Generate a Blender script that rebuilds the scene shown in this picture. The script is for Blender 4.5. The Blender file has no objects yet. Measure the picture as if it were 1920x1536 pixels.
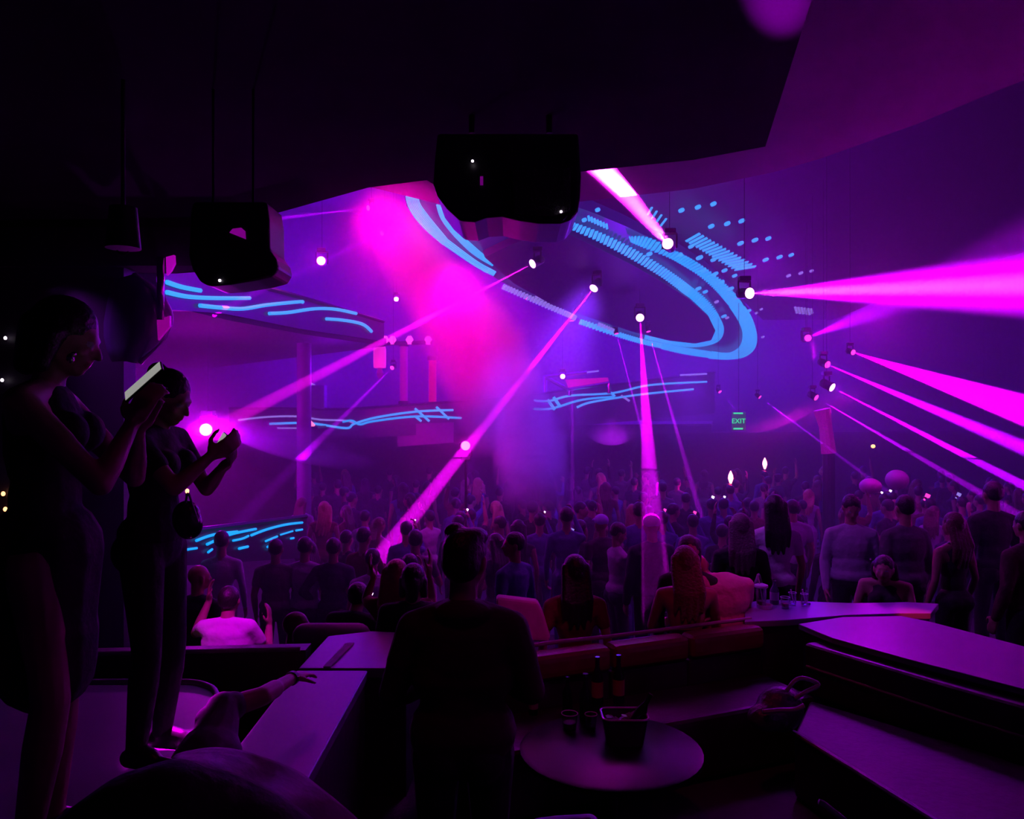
import bpy, bmesh, math, random
import numpy as np
from mathutils import Vector, Matrix, Quaternion
random.seed(7)
S = bpy.context.scene
COL = S.collection
F = 1500.0          # focal length in pixels of the 1920 px wide frame
EYE = 3.2           # eye height of the photographer, who stands on a booth seat

def P(x, y, d):
    """the point that shows at pixel (x, y), d metres in front of the eye"""
    return Vector(((x - 960) * d / F, d, EYE + (768 - y) * d / F))

def on_z(x, y, z): d = F * (z - EYE) / (768 - y); return ((x - 960) * d / F, d)
# ------------------------------------------------------------------ camera, world, exposure
cam = bpy.data.cameras.new('camera'); cam.sensor_width = 36; cam.lens = F / 1920 * 36
cam.clip_start = 0.05
camo = bpy.data.objects.new('camera', cam); COL.objects.link(camo)
camo.location = (0, 0, EYE); camo.rotation_euler = (math.pi / 2, 0, 0)
S.camera = camo
world = bpy.data.worlds.new('world'); S.world = world; world.use_nodes = True
world.node_tree.nodes['Background'].inputs[0].default_value = (0.0012, 0.0004, 0.004, 1)
S.view_settings.view_transform = 'Standard'; S.view_settings.look = 'None'
S.view_settings.exposure = 0.0; S.view_settings.gamma = 1.0
S.view_settings.use_curve_mapping = False
S.cycles.volume_bounces = 0
S.cycles.max_bounces = 5
S.cycles.transparent_max_bounces = 16
S.cycles.volume_step_rate = 1.0
S.cycles.volume_max_steps = 96

def light(kind, loc, energy, col, size=1.0, target=None, **kw):
    l = bpy.data.lights.new(kind.lower() + '_light', kind); l.energy = energy; l.color = col
    if kind == 'AREA':
        l.shape = 'RECTANGLE'; l.size = size; l.size_y = kw.get('size_y', size)
        if 'spread' in kw: l.spread = kw['spread']
    else:
        l.shadow_soft_size = size
    if kind == 'SPOT':
        l.spot_size = math.radians(kw.get('ang', 3)); l.spot_blend = kw.get('blend', .35)
    o = bpy.data.objects.new(kind.lower() + '_light', l); COL.objects.link(o); o.location = loc
    if target is not None:
        o.rotation_euler = (Vector(target) - Vector(loc)).to_track_quat('-Z', 'Y').to_euler()
    return o

VIOLET = (0.12, 0.0, 1.0); PURPLE = (0.5, 0.0, 1.0); MAGENTA = (0.95, 0.0, 0.85)
# unseen area lights added to fill the hall haze with violet
light('AREA', (1.5, 27.0, 6.5), 3600, VIOLET, 20, target=(0.5, 0, 7.5), size_y=6)
light('AREA', (-11, 20.0, 7.0), 350, (0.3, 0, 1), 6, target=(-2, 14, 2.5), size_y=3)
light('AREA', (4.5, 17.5, 9.3), 800, (0.22, 0, 1.0), 9, target=(4.5, 15, 0), size_y=6)
# unseen lamps added over the booths: magenta wash, violet fill, red spots
light('AREA', (0.0, 9.5, 6.2), 95, (0.5, 0.0, 0.8), 4, target=(0.3, 4.6, 1.6), size_y=1)
light('SPOT', (0.6, 6.3, 4.7), 120, (0.42, 0.05, 1.0), .2, target=(3.0, 7.3, 1.9), ang=62, blend=.9)
light('SPOT', (-4.5, 7.8, 4.4), 45, (0.5, 0.03, 1.0), .2, target=(-2.4, 8.4, 1.4), ang=60, blend=.9)
light('SPOT', (.5, 3.3, 4.3), 22, (1, 0, .16), .1, target=(.95, 5.15, 1.6), ang=52, blend=.9)
light('SPOT', (-.2, 2.2, 4.6), 5, (1, 0, .2), .2, target=(-.2, 3.2, 1.8), ang=80, blend=1.0)
# unseen spots added to throw light patches on the ceiling facets
light('SPOT', (2.65, 7.0, 3.6), 5500, (.7, 0, 1), .02, target=(*on_z(1462, -8, 5.0), 5.0), ang=5, blend=1.0)
light('SPOT', (2.4, 9.2, 4.4), 14, (.6, 0, 1), .1, target=(*on_z(1500, 300, 5.62), 5.62), ang=34, blend=1.0)
light('SPOT', (4.2, 6.5, 3.2), 6, (.7, 0, .6), .3, target=(*on_z(1700, 130, 5.62), 5.62), ang=70, blend=1.0)

# ------------------------------------------------------------------ materials
MATS = {}
def mat(name, col, rough=.6, metal=0.0, emit=None, es=0.0, noise=.25, scale=8.0, bump=0.0, spec=.5, alpha=None, trans=0.0):
    if name in MATS: return MATS[name]
    m = bpy.data.materials.new(name); m.use_nodes = True; nt = m.node_tree
    b = nt.nodes['Principled BSDF']
    b.inputs['Roughness'].default_value = rough; b.inputs['Metallic'].default_value = metal
    b.inputs['Specular IOR Level'].default_value = spec
    if trans: b.inputs['Transmission Weight'].default_value = trans; b.inputs['IOR'].default_value = 1.4
    tc = nt.nodes.new('ShaderNodeTexCoord'); nz = nt.nodes.new('ShaderNodeTexNoise')
    nz.inputs['Scale'].default_value = scale; nz.inputs['Detail'].default_value = 4
    nt.links.new(tc.outputs['Object'], nz.inputs['Vector'])
    mx = nt.nodes.new('ShaderNodeMix'); mx.data_type = 'RGBA'
    a = [c * (1 - noise) for c in col]; c2 = [min(1, c * (1 + noise)) for c in col]
    mx.inputs[6].default_value = (*a, 1); mx.inputs[7].default_value = (*c2, 1)
    nt.links.new(nz.outputs['Fac'], mx.inputs[0]); nt.links.new(mx.outputs[2], b.inputs['Base Color'])
    if bump:
        bp = nt.nodes.new('ShaderNodeBump'); bp.inputs['Strength'].default_value = bump; bp.inputs['Distance'].default_value = .03
        nt.links.new(nz.outputs['Fac'], bp.inputs['Height']); nt.links.new(bp.outputs[0], b.inputs['Normal'])
    if emit:
        b.inputs['Emission Color'].default_value = (*emit, 1); b.inputs['Emission Strength'].default_value = es
        m.cycles.emission_sampling = 'NONE'
    MATS[name] = m
    return m

def clear_mat(name, col, rough=.08, fac=.35):
    """thin clear glass or plastic: mostly see-through with a glossy coat"""
    if name in MATS: return MATS[name]
    m = bpy.data.materials.new(name); m.use_nodes = True; nt = m.node_tree; nt.nodes.clear()
    out = nt.nodes.new('ShaderNodeOutputMaterial'); mx = nt.nodes.new('ShaderNodeMixShader')
    t = nt.nodes.new('ShaderNodeBsdfTransparent'); g = nt.nodes.new('ShaderNodeBsdfGlossy'); lw = nt.nodes.new('ShaderNodeLayerWeight')
    t.inputs[0].default_value = (*col, 1); g.inputs['Roughness'].default_value = rough
    lw.inputs[0].default_value = fac
    nt.links.new(lw.outputs['Facing'], mx.inputs[0]); nt.links.new(t.outputs[0], mx.inputs[1]); nt.links.new(g.outputs[0], mx.inputs[2])
    nt.links.new(mx.outputs[0], out.inputs[0]); MATS[name] = m
    return m

# ------------------------------------------------------------------ mesh building
class MB:
    def __init__(s): s.v = []; s.f = []
    def add(s, vs, fs):
        o = len(s.v); s.v += [Vector(v) for v in vs]; s.f += [tuple(i + o for i in f) for f in fs]; return s
    def box(s, c, size, rot=None):
        hx, hy, hz = size[0] / 2, size[1] / 2, size[2] / 2; c = Vector(c)
        vs = [Vector((x * hx, y * hy, z * hz)) for z in (-1, 1) for y in (-1, 1) for x in (-1, 1)]
        if rot is not None: vs = [rot @ v for v in vs]
        return s.add([v + c for v in vs], [(0, 2, 3, 1), (4, 5, 7, 6), (0, 1, 5, 4), (2, 6, 7, 3), (0, 4, 6, 2), (1, 3, 7, 5)])
    def prism(s, poly, z0, z1):
        """polygon (x, y) extruded from z0 to z1"""
        n = len(poly); A = sum(poly[i][0] * poly[(i + 1) % n][1] - poly[(i + 1) % n][0] * poly[i][1] for i in range(n))
        if A < 0: poly = poly[::-1]
        vs = [(p[0], p[1], z0) for p in poly] + [(p[0], p[1], z1) for p in poly]
        fs = [tuple(range(n))[::-1], tuple(range(n, 2 * n))] + [(i, (i + 1) % n, n + (i + 1) % n, n + i) for i in range(n)]
        return s.add(vs, fs)
    def slab(s, pts, off):
        """3-D polygon extruded by the vector off"""
        n = len(pts); off = Vector(off); vs = [Vector(p) for p in pts]; vs += [v + off for v in vs]
        return s.add(vs, [tuple(range(n))[::-1], tuple(range(n, 2 * n))] + [(i, (i + 1) % n, n + (i + 1) % n, n + i) for i in range(n)])
    def tube(s, pts, r, n=8, cap=True):
        pts = [Vector(p) for p in pts]; rs = r if isinstance(r, (list, tuple)) else [r] * len(pts)
        up = Vector((0, 0, 1)); vs = []; fs = []
        t0 = (pts[1] - pts[0]).normalized()
        u = t0.cross(up if abs(t0.dot(up)) < .9 else Vector((1, 0, 0))).normalized()
        for i, p in enumerate(pts):
            t = (pts[min(i + 1, len(pts) - 1)] - pts[max(i - 1, 0)]).normalized()
            u = (u - t * u.dot(t)).normalized(); w = t.cross(u)
            for k in range(n):
                a = 2 * math.pi * k / n; vs.append(p + (u * math.cos(a) + w * math.sin(a)) * rs[i])
        for i in range(len(pts) - 1):
            for k in range(n):
                a, b = i * n + k, i * n + (k + 1) % n; fs.append((a, b, b + n, a + n))
        if cap: fs += [tuple(range(n))[::-1], tuple(range((len(pts) - 1) * n, len(pts) * n))]
        return s.add(vs, fs)
    def lathe(s, prof, n=20, c=(0, 0, 0), rot=None):
        """profile of (radius, z) turned about z"""
        c = Vector(c); vs = []; fs = []
        for r, z in prof:
            for k in range(n):
                a = 2 * math.pi * k / n; v = Vector((r * math.cos(a), r * math.sin(a), z))
                vs.append((rot @ v if rot is not None else v) + c)
        for i in range(len(prof) - 1):
            for k in range(n):
                a, b = i * n + k, i * n + (k + 1) % n; fs.append((a, b, b + n, a + n))
        fs += [tuple(range(n))[::-1], tuple(range((len(prof) - 1) * n, len(prof) * n))]
        return s.add(vs, fs)
    def ell(s, c, r, rot=None, nu=14, nv=9):
        c = Vector(c); vs = [Vector((0, 0, -r[2]))]; fs = []
        for j in range(1, nv):
            ph = math.pi * j / nv - math.pi / 2
            for k in range(nu):
                a = 2 * math.pi * k / nu
                vs.append(Vector((math.cos(a) * math.cos(ph) * r[0], math.sin(a) * math.cos(ph) * r[1], math.sin(ph) * r[2])))
        vs.append(Vector((0, 0, r[2]))); L = len(vs) - 1
        for k in range(nu):
            fs.append((0, 1 + (k + 1) % nu, 1 + k)); fs.append((L, L - nu + k, L - nu + (k + 1) % nu))
        for j in range(nv - 2):
            for k in range(nu):
                a = 1 + j * nu + k; b = 1 + j * nu + (k + 1) % nu; fs.append((a, b, b + nu, a + nu))
        if rot is not None: vs = [rot @ v for v in vs]
        return s.add([v + c for v in vs], fs)
    def cap(s, a, b, ra, rb, n=12):
        a = Vector(a); b = Vector(b); t = b - a
        L = t.length
        if L < 1e-5: return s.ell(a, (ra, ra, ra))
        t /= L; pts = []; rs = []
        for k in (0, 1, 2, 3): an = math.pi / 2 * (k + .15) / 4; pts.append(a - t * ra * math.cos(an)); rs.append(ra * math.sin(an))
        pts += [a, b]; rs += [ra, rb]
        for k in (3, 2, 1, 0): an = math.pi / 2 * (k + .15) / 4; pts.append(b + t * rb * math.cos(an)); rs.append(rb * math.sin(an))
        return s.tube(pts, rs, n)
    def sheet(s, grid, th):
        """a grid of points thickened by th along its normals"""
        R = len(grid); C = len(grid[0]); vs = []
        for sg in (0, 1):
            for i in range(R):
                for j in range(C):
                    a = Vector(grid[min(i + 1, R - 1)][j]) - Vector(grid[max(i - 1, 0)][j]); b = Vector(grid[i][min(j + 1, C - 1)]) - Vector(grid[i][max(j - 1, 0)])
                    vs.append(Vector(grid[i][j]) + a.cross(b).normalized() * th * sg)
        N = R * C; fs = []
        for i in range(R - 1):
            for j in range(C - 1):
                a = i * C + j; fs += [(a, a + 1, a + C + 1, a + C), (N + a, N + a + C, N + a + C + 1, N + a + 1)]
        for j in range(C - 1): fs += [(j, N + j, N + j + 1, j + 1), ((R - 1) * C + j, (R - 1) * C + j + 1, N + (R - 1) * C + j + 1, N + (R - 1) * C + j)]
        for i in range(R - 1): fs += [(i * C, (i + 1) * C, N + (i + 1) * C, N + i * C), (i * C + C - 1, N + i * C + C - 1, N + (i + 1) * C + C - 1, (i + 1) * C + C - 1)]
        return s.add(vs, fs)
    def mesh(s, name, m, origin=Vector((0, 0, 0)), smooth=False, bevel=0):
        me = bpy.data.meshes.new(name); me.from_pydata([v - origin for v in s.v], [], s.f)
        if m: me.materials.append(m)
        bm = bmesh.new(); bm.from_mesh(me); bmesh.ops.recalc_face_normals(bm, faces=bm.faces)
        if bevel: bmesh.ops.bevel(bm, geom=[e for e in bm.edges if e.is_manifold and e.calc_face_angle(0) > .5], offset=bevel, segments=3, affect='EDGES', profile=.6)
        bm.to_mesh(me); bm.free()
        if smooth:
            for p in me.polygons: p.use_smooth = True
            if smooth == 'auto':
                try: me.set_sharp_from_angle(angle=.7)
                except Exception: pass
        return me
    def build(s, name, m, parent=None, smooth=False, bevel=0, label=None):
        """link as one object; world coordinates are kept, the origin is the parent's"""
        org = Vector((0, 0, 0)); p = parent
        while p is not None: org += p.location; p = p.parent
        if parent is None and s.v:
            org = sum(s.v, Vector()) / len(s.v); org.z = min(v.z for v in s.v)
        o = bpy.data.objects.new(name, s.mesh(name, m, org, smooth, bevel)); COL.objects.link(o)
        if parent is None: o.location = org
        else: o.parent = parent
        if label: o['label'] = label
        return o

def tag(o, label=None, cat=None, group=None, kind=None):
    if label: o['label'] = label
    if cat: o['category'] = cat
    if group: o['group'] = group
    if kind: o['kind'] = kind
    return o
def thing(name, loc, label, cat, group=None):
    o = bpy.data.objects.new(name, None); COL.objects.link(o); o.location = loc; o.empty_display_size = .1
    return tag(o, label, cat, group)
def struct(name, mb, m, **kw): return tag(mb.build(name, m, **kw), kind='structure')
def dup(root, loc, rz=0.0, label=None, group=None, scale=None):
    r = root.copy(); COL.objects.link(r); r.location = loc; r.rotation_euler = (0, 0, rz)
    if scale: r.scale = (scale,) * 3
    if label: r['label'] = label
    if group: r['group'] = group
    for ch in CH.get(root.name, []):
        c = ch.copy(); COL.objects.link(c); c.parent = r
        for g in CH.get(ch.name, []):
            e = g.copy(); COL.objects.link(e); e.parent = c
    return r
CH = {}
def remember(*roots):
    for o in bpy.data.objects:
        if o.parent is not None:
            CH.setdefault(o.parent.name, [])
            if o not in CH[o.parent.name]: CH[o.parent.name].append(o)
def catmull(pts, n=6):
    pts = [Vector(p) for p in pts]; out = []
    for i in range(len(pts) - 1):
        p0 = pts[max(i - 1, 0)]; p1 = pts[i]; p2 = pts[i + 1]; p3 = pts[min(i + 2, len(pts) - 1)]
        for k in range(n):
            t = k / n
            out.append(.5 * ((2 * p1) + (p2 - p0) * t + (2 * p0 - 5 * p1 + 4 * p2 - p3) * t * t + (3 * p1 - p0 - 3 * p2 + p3) * t ** 3))
    out.append(pts[-1]); return out
def lerp_px(tab, x):
    for (a, u), (b, w) in zip(tab, tab[1:]):
        if x <= b or (b, w) == tab[-1]: return u + (w - u) * (x - a) / (b - a)
# ================================================================== THE SETTING
M_dark = mat('dark_plaster', (.03, .02, .035), .8, scale=3)
M_floor = mat('dance_floor', (.03, .025, .035), .45, scale=2)
M_step = mat('carpet', (.03, .02, .03), .95, scale=30, bump=.3)
M_soffit = mat('soffit_paint', (.035, .015, .045), 1.0, scale=2, spec=.05)
M_facet = mat('ceiling_lit_purple', (.14, .05, .14), .75, scale=2)  # lighter purple puts the hall light on this facet into its colour
M_black = mat('black_metal', (.012, .012, .014), .45, metal=.2)
M_chrome = mat('chrome', (.55, .5, .55), .2, metal=1.0)

struct('floor', MB().box((0, 14, -.1), (34, 34, .2)), M_floor)
struct('trim_1', MB().prism([(-16.4, -2), (1.2, -2), (1.2, 6.9), (-16.4, 6.9)], .004, .45), M_step)      # low tier at the left
struct('trim_5', MB().prism([(1.201, -2), (16.4, -2), (16.4, 8.0), (1.201, 8.0)], .004, .6), M_step)      # raised tier at the right
struct('trim_6', MB().prism([(-.3, 6.901), (1.2, 6.901), (1.2, 8.001), (16.4, 8.001), (16.4, 10.3), (-.3, 10.3)], .004, .3), M_step)
struct('trim_2', MB().prism([(-16, -2), (16, -2), (16, 4.9), (2.6, 5.9), (0, 5.0), (-3, 5.0), (-16, 5.0)], .6, .95), M_step)  # booth level
struct('wall_back', MB().box((0, 28.1, 5), (34, .2, 10.4)), M_dark)
struct('wall_left', MB().box((-16.6, 13, 5), (.2, 30, 10.4)), M_dark)
struct('wall_right', MB().box((16.6, 13, 5), (.2, 30, 10.4)), M_dark)
struct('wall_front', MB().box((0, -2.1, 5), (34, .2, 10.4)), M_dark)
struct('ceiling', MB().box((0, 13, 10.2), (34, 30.4, .2)), M_dark)

# near soffit: a black slab low over the booths, its far edge cut in facets
ZA, ZB = 5.0, 5.62
edgeA = [on_z(500, 405, ZA), on_z(690, 352, ZA), on_z(735, 346, ZA), on_z(800, 338, ZA), on_z(860, 372, ZA), on_z(1090, 322, ZA), on_z(1300, 300, ZA), on_z(1435, 275, ZA), on_z(1503, 60, ZA), on_z(1560, -120, ZA), (1.0, 1.2), (1.0, -1.9)]
struct('trim_3', MB().prism([(-9, -1.9), (-9, 8.4), (-3.2, 8.4)] + edgeA, ZA, ZA + .5), M_soffit)
edgeB = [(-6.0, 7.6), on_z(700, 352, ZB), on_z(860, 392, ZB), on_z(1090, 378, ZB), on_z(1300, 354, ZB), on_z(1450, 323, ZB), on_z(1540, 297, ZB), on_z(1720, 232, ZB), on_z(1920, 150, ZB), (8, 3.8), (8, -1.9), (-6, -1.9)]
struct('trim_4', MB().prism(edgeB, ZB, ZB + .4), M_facet)
# bulkhead hanging at the left under the soffit, with a dark wall piece added behind the guests against lit haze
struct('wall_bulkhead', MB().prism([on_z(502, 405, ZA), on_z(330, 445, ZA), (-9, 7.4), (-9, 7.9), (on_z(502, 405, ZA)[0], 7.9)], 4.62, ZA), M_soffit)
struct('wall_partition', MB().prism([(-9.2, 8.0), (P(232, 700, 8)[0], 8.0), (P(232, 700, 8)[0], 8.25), (-9.2, 8.25)], 0, 5.0), mat('partition_paint', (.02, .012, .03), .6))

# ------------------------------------------------------------------ haze of the hall (a box of thin fog beyond the booths)
def volume_mat(name, dens, col=(1, 1, 1), aniso=.0, build=None):
    m = bpy.data.materials.new(name); m.use_nodes = True; nt = m.node_tree; nt.nodes.clear()
    out = nt.nodes.new('ShaderNodeOutputMaterial'); v = nt.nodes.new('ShaderNodeVolumeScatter')
    v.inputs['Color'].default_value = (*col, 1); v.inputs['Anisotropy'].default_value = aniso; v.inputs['Density'].default_value = dens
    nt.links.new(v.outputs[0], out.inputs['Volume'])
    if build: nt.links.new(build(nt), v.inputs['Density'])
    return m
hz = MB().box((0, 17.2, 6.255), (32.8, 21.2, 7.49)).build('haze', volume_mat('haze_fog', .042))
hz2 = MB().box((0, 17.3, 1.27), (32.8, 21.0, 2.44)).build('haze', volume_mat('thin_fog', .026)); tag(hz2, 'faint haze hanging low between the people of the crowd', 'haze', kind='stuff')
tag(hz, 'thin violet haze filling the hall above the dance floor', 'haze', kind='stuff')

# ------------------------------------------------------------------ balconies with LED lines
M_fascia = mat('fascia_gloss', (.05, .03, .07), .35, scale=1.5)
M_cyan = mat('led_cyan', (0, .1, .2), .5, emit=(.0, .34, .95), es=1.3, noise=0)
M_cyan2 = mat('led_pale', (0, .1, .2), .5, emit=(.03, .33, 1.0), es=1.4, noise=0)
M_violetled = mat('led_violet', (0, .1, .2), .5, emit=(.4, .25, 1.0), es=.8, noise=0)
def fascia(name, tab, top, bot, label, depth=.35, cat='balcony'):
    """curved parapet through pixel columns; tab: (px, distance); top and bot: (px, py)"""
    t = thing(name, P(tab[0][0], 768, tab[0][1]), label, cat)
    xs = np.linspace(tab[0][0], tab[-1][0], 40)
    fr = [P(x, 768, lerp_px(tab, x)) for x in xs]
    g = [[Vector((p.x, p.y, P(x, lerp_px(top, x), p.y).z)) for x, p in zip(xs, fr)], [Vector((p.x, p.y, P(x, lerp_px(bot, x), p.y).z)) for x, p in zip(xs, fr)]]
    mb = MB(); mb.sheet(g, -depth); mb.build('parapet', M_fascia, t)
    rl = MB(); rl.tube([v + Vector((0, -.03, .03)) for v in g[0]], .035, 6); rl.build('handrail', M_black, t)
    return t
def led(parent, tab, pts, w=.05, m=None, off=.05, name='led_line'):
    sm = catmull([(x, y, 0) for x, y in pts], 5)
    return MB().tube([P(q[0], q[1], lerp_px(tab, q[0]) - off) for q in sm], w / 2, 6).build(name, m or M_cyan2, parent)

tabU = [(305, 9.5), (420, 11), (560, 13), (720, 15.5)]
up = fascia('upper_balcony', tabU, [(305, 488), (420, 522), (560, 560), (720, 606)], [(305, 580), (420, 588), (560, 616), (720, 640)], 'upper left balcony front with five curved blue light lines')
for pts in ([(313, 529), (340, 538), (376, 545)], [(313, 548), (350, 556), (400, 559), (468, 559)], [(375, 573), (415, 577), (455, 579), (500, 572), (560, 566), (568, 567)],
            [(505, 588), (540, 586), (590, 579), (630, 580), (668, 588)], [(612, 598), (640, 600), (670, 605), (685, 611), (697, 622)]):
    led(up, tabU, pts, .06)
# soffit and recess under the upper balcony
MB().prism([(P(305, 0, 9.5).x, 9.8), (P(420, 0, 11).x, 11.3), (P(560, 0, 13).x, 13.3), (P(720, 0, 15.5).x, 15.8), (-9, 24), (-16, 24), (-16, 9.8)], 4.45, 4.6).build('deck', M_dark, up)

tabM = [(430, 18), (700, 18.5), (860, 19), (1000, 20), (1340, 22)]
mid = fascia('stage_balcony', tabM, [(430, 768), (650, 770), (860, 755), (1000, 742), (1340, 700)], [(430, 815), (700, 820), (860, 812), (1000, 806), (1340, 775)], 'long mid balcony front behind the crowd with zigzag blue light lines')
for pts, m, w in (([(447, 788), (500, 782), (560, 781), (600, 787), (650, 789), (665, 796)], M_violetled, .05),
               ([(505, 795), (570, 793), (600, 796), (650, 803), (664, 795), (705, 783), (780, 772), (850, 769)], M_cyan2, .06),
               ([(520, 803), (565, 803)], M_violetled, .04),
               ([(642, 791), (660, 789), (675, 796), (700, 790), (780, 781), (865, 784)], M_cyan, .06),
               ([(778, 766), (805, 790)], M_cyan2, .06), ([(818, 763), (842, 786)], M_cyan2, .06), ([(780, 782), (790, 790)], M_cyan2, .06),
               ([(1002, 751), (1030, 752), (1070, 742), (1150, 737), (1220, 722), (1325, 716)], M_cyan2, .06),
               ([(1000, 767), (1035, 766), (1090, 750), (1150, 744)], M_cyan, .06),
               ([(1082, 764), (1110, 754), (1200, 740), (1300, 730)], M_cyan2, .06),
               ([(1275, 704), (1325, 701)], M_violetled, .06),
               ([(1027, 750), (1040, 768)], M_cyan, .08), ([(1038, 745), (1050, 762)], M_cyan, .08), ([(1142, 734), (1153, 743)], M_cyan2, .06), ([(1165, 742), (1180, 752)], M_violetled, .06)):
    led(mid, tabM, pts, w, m)
MB().prism([(P(430, 0, 18).x, 18.4), (P(860, 0, 19).x, 19.4), (P(1340, 0, 22).x, 22.4), (7, 27.9), (-10, 27.9)], 2.55, 2.8).build('deck', M_dark, mid)
wl = MB().slab([P(745, 796, 18.7), P(850, 792, 18.85), P(850, 830, 18.85), P(745, 838, 18.7)], (0, .08, 0)).build('lit_board', mat('lit_board', (.3, .05, .25), .5), mid)
struct('wall_stage', MB().prism([(-9.6, 20.5), (15.9, 24.3), (15.9, 24.6), (-9.6, 20.8)], 0, 2.55), M_dark)

tabL = [(325, 8.9), (450, 10.2), (575, 11.5)]
low = fascia('low_balcony', tabL, [(325, 1004), (575, 972)], [(325, 1062), (575, 1046)], 'low bar front at the left with many short bright blue light lines', cat='bar front')
for pts, w in (([(331, 1036), (350, 1031), (369, 1028)], .03), ([(368, 1014), (400, 1003), (445, 997)], .035), ([(388, 1021), (430, 1003), (480, 992)], .035),
               ([(437, 1014), (455, 1010), (466, 1005)], .03), ([(471, 1004), (500, 993), (535, 984), (567, 980)], .035), ([(498, 1015), (520, 1006)], .03), ([(526, 1003), (549, 996)], .025),
               ([(555, 995), (567, 993)], .03), ([(501, 1026), (517, 1018)], .03), ([(505, 1031), (516, 1028)], .03), ([(448, 1029), (465, 1025)], .035), ([(390, 1036), (398, 1030)], .03), ([(545, 1010), (551, 1009)], .03)):
    led(low, tabL, pts, w, M_cyan)

# ------------------------------------------------------------------ tilted LED ceiling with the oval light ring
r0, r1, r2 = P(770, 330, 10), P(1400, 670, 22), P(1330, 385, 13)
RN = (r1 - r0).cross(r2 - r0).normalized()
if RN.z > 0: RN = -RN            # towards the floor
EYEV = Vector((0, 0, EYE))
def R_(x, y, off=0.0):
    dr = Vector(((x - 960) / F, 1, (768 - y) / F)); k = (r0 + RN * off - EYEV).dot(RN) / dr.dot(RN)
    return EYEV + dr * k
ring = thing('led_ceiling', R_(1150, 520), 'tilted oval light ceiling over the dance floor with two cyan rings', 'light ceiling')
outer = [(812, 342), (790, 327), (770, 330), (757, 352), (762, 386), (790, 424), (832, 460), (885, 495), (930, 522), (990, 556), (1060, 588), (1150, 622), (1210, 646), (1270, 662), (1340, 672), (1390, 670), (1414, 655), (1419, 630), (1410, 595), (1380, 552), (1330, 510), (1280, 478), (1230, 452), (1175, 425), (1120, 402), (1060, 380), (1000, 352), (930, 330), (870, 326)]
panel_mb = MB().slab([R_(x, y, -.02) for x, y in outer], -RN * .25)
panel_mb.build('ceiling_panel', mat('led_panel', (.02, .02, .06), .3, emit=(.02, .012, .30), es=.35, noise=.1), ring)
inner = [(905, 470), (950, 448), (1010, 424), (1065, 428), (1120, 455), (1180, 485), (1240, 520), (1290, 552), (1325, 585), (1338, 612), (1330, 630), (1300, 636), (1250, 630), (1180, 612), (1100, 585), (1030, 560), (960, 520)]
MB().slab([R_(x, y, .0) for x, y in inner], RN * .12).build('rig_recess', mat('rig_panel', (.03, .02, .06), .5, emit=(.012, 0, .10), es=.3), ring)

def ribbon(pts2, w, parent, m, name='light_strip'):
    """flat light strip lying on the tilted ceiling, w metres wide"""
    pts = [R_(x, y, .06) for x, y in pts2]; mb = MB()
    vs = []; n = len(pts)
    for i, p in enumerate(pts):
        t = (pts[min(i + 1, n - 1)] - pts[max(i - 1, 0)]).normalized(); s = t.cross(RN).normalized() * w / 2
        vs += [p - s, p + s, p + s + RN * .02, p - s + RN * .02]
    fs = [(0, 1, 2, 3), tuple(range(4 * n - 4, 4 * n))[::-1]]
    for i in range(n - 1):
        for k in range(4):
            a = 4 * i + k; b = 4 * i + (k + 1) % 4; fs.append((a, b, b + 4, a + 4))
    return mb.add(vs, fs).build(name, m, parent)
def band(A, B, lines, m=None, wf=.62):
    """concentric strips between two pixel polylines A and B"""
    A = catmull([(x, y, 0) for x, y in A], 6); B = catmull([(x, y, 0) for x, y in B], 6)
    for k in range(lines):
        t = (k + .5) / lines
        pts = [(a[0] + (b[0] - a[0]) * t, a[1] + (b[1] - a[1]) * t) for a, b in zip(A, B)]
        mid_i = len(pts) // 2
        w = (R_(A[mid_i][0], A[mid_i][1]) - R_(B[mid_i][0], B[mid_i][1])).length / lines * wf
        w = min(w, .11)
        ribbon(pts, w, ring, m or M_cyan)
def dashes(A, B, n, m=None, slant=0.0, fill=.5, name='light_bar', pw=1.0):
    """bars laid across the band between two pixel polylines"""
    warp = lambda u: 1 - max(0.0, 1 - u) ** pw
    A = catmull([(x, y, 0) for x, y in A], 8); B = catmull([(x, y, 0) for x, y in B], 8)
    def at(L, t):
        t = max(0, min(1, t)); u = t * (len(L) - 1); i = min(int(u), len(L) - 2); return L[i] + (L[i + 1] - L[i]) * (u - i)
    for k in range(n):
        t = warp((k + .5) / n); a = at(A, t - slant / 2); b = at(B, t + slant / 2)
        step = (R_(*at(A, warp((k + 1) / n))[:2]) - R_(*at(A, warp(k / n))[:2])).length
        ribbon([(a[0], a[1]), (b[0], b[1])], step * fill, ring, m or M_cyan, name)
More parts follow.
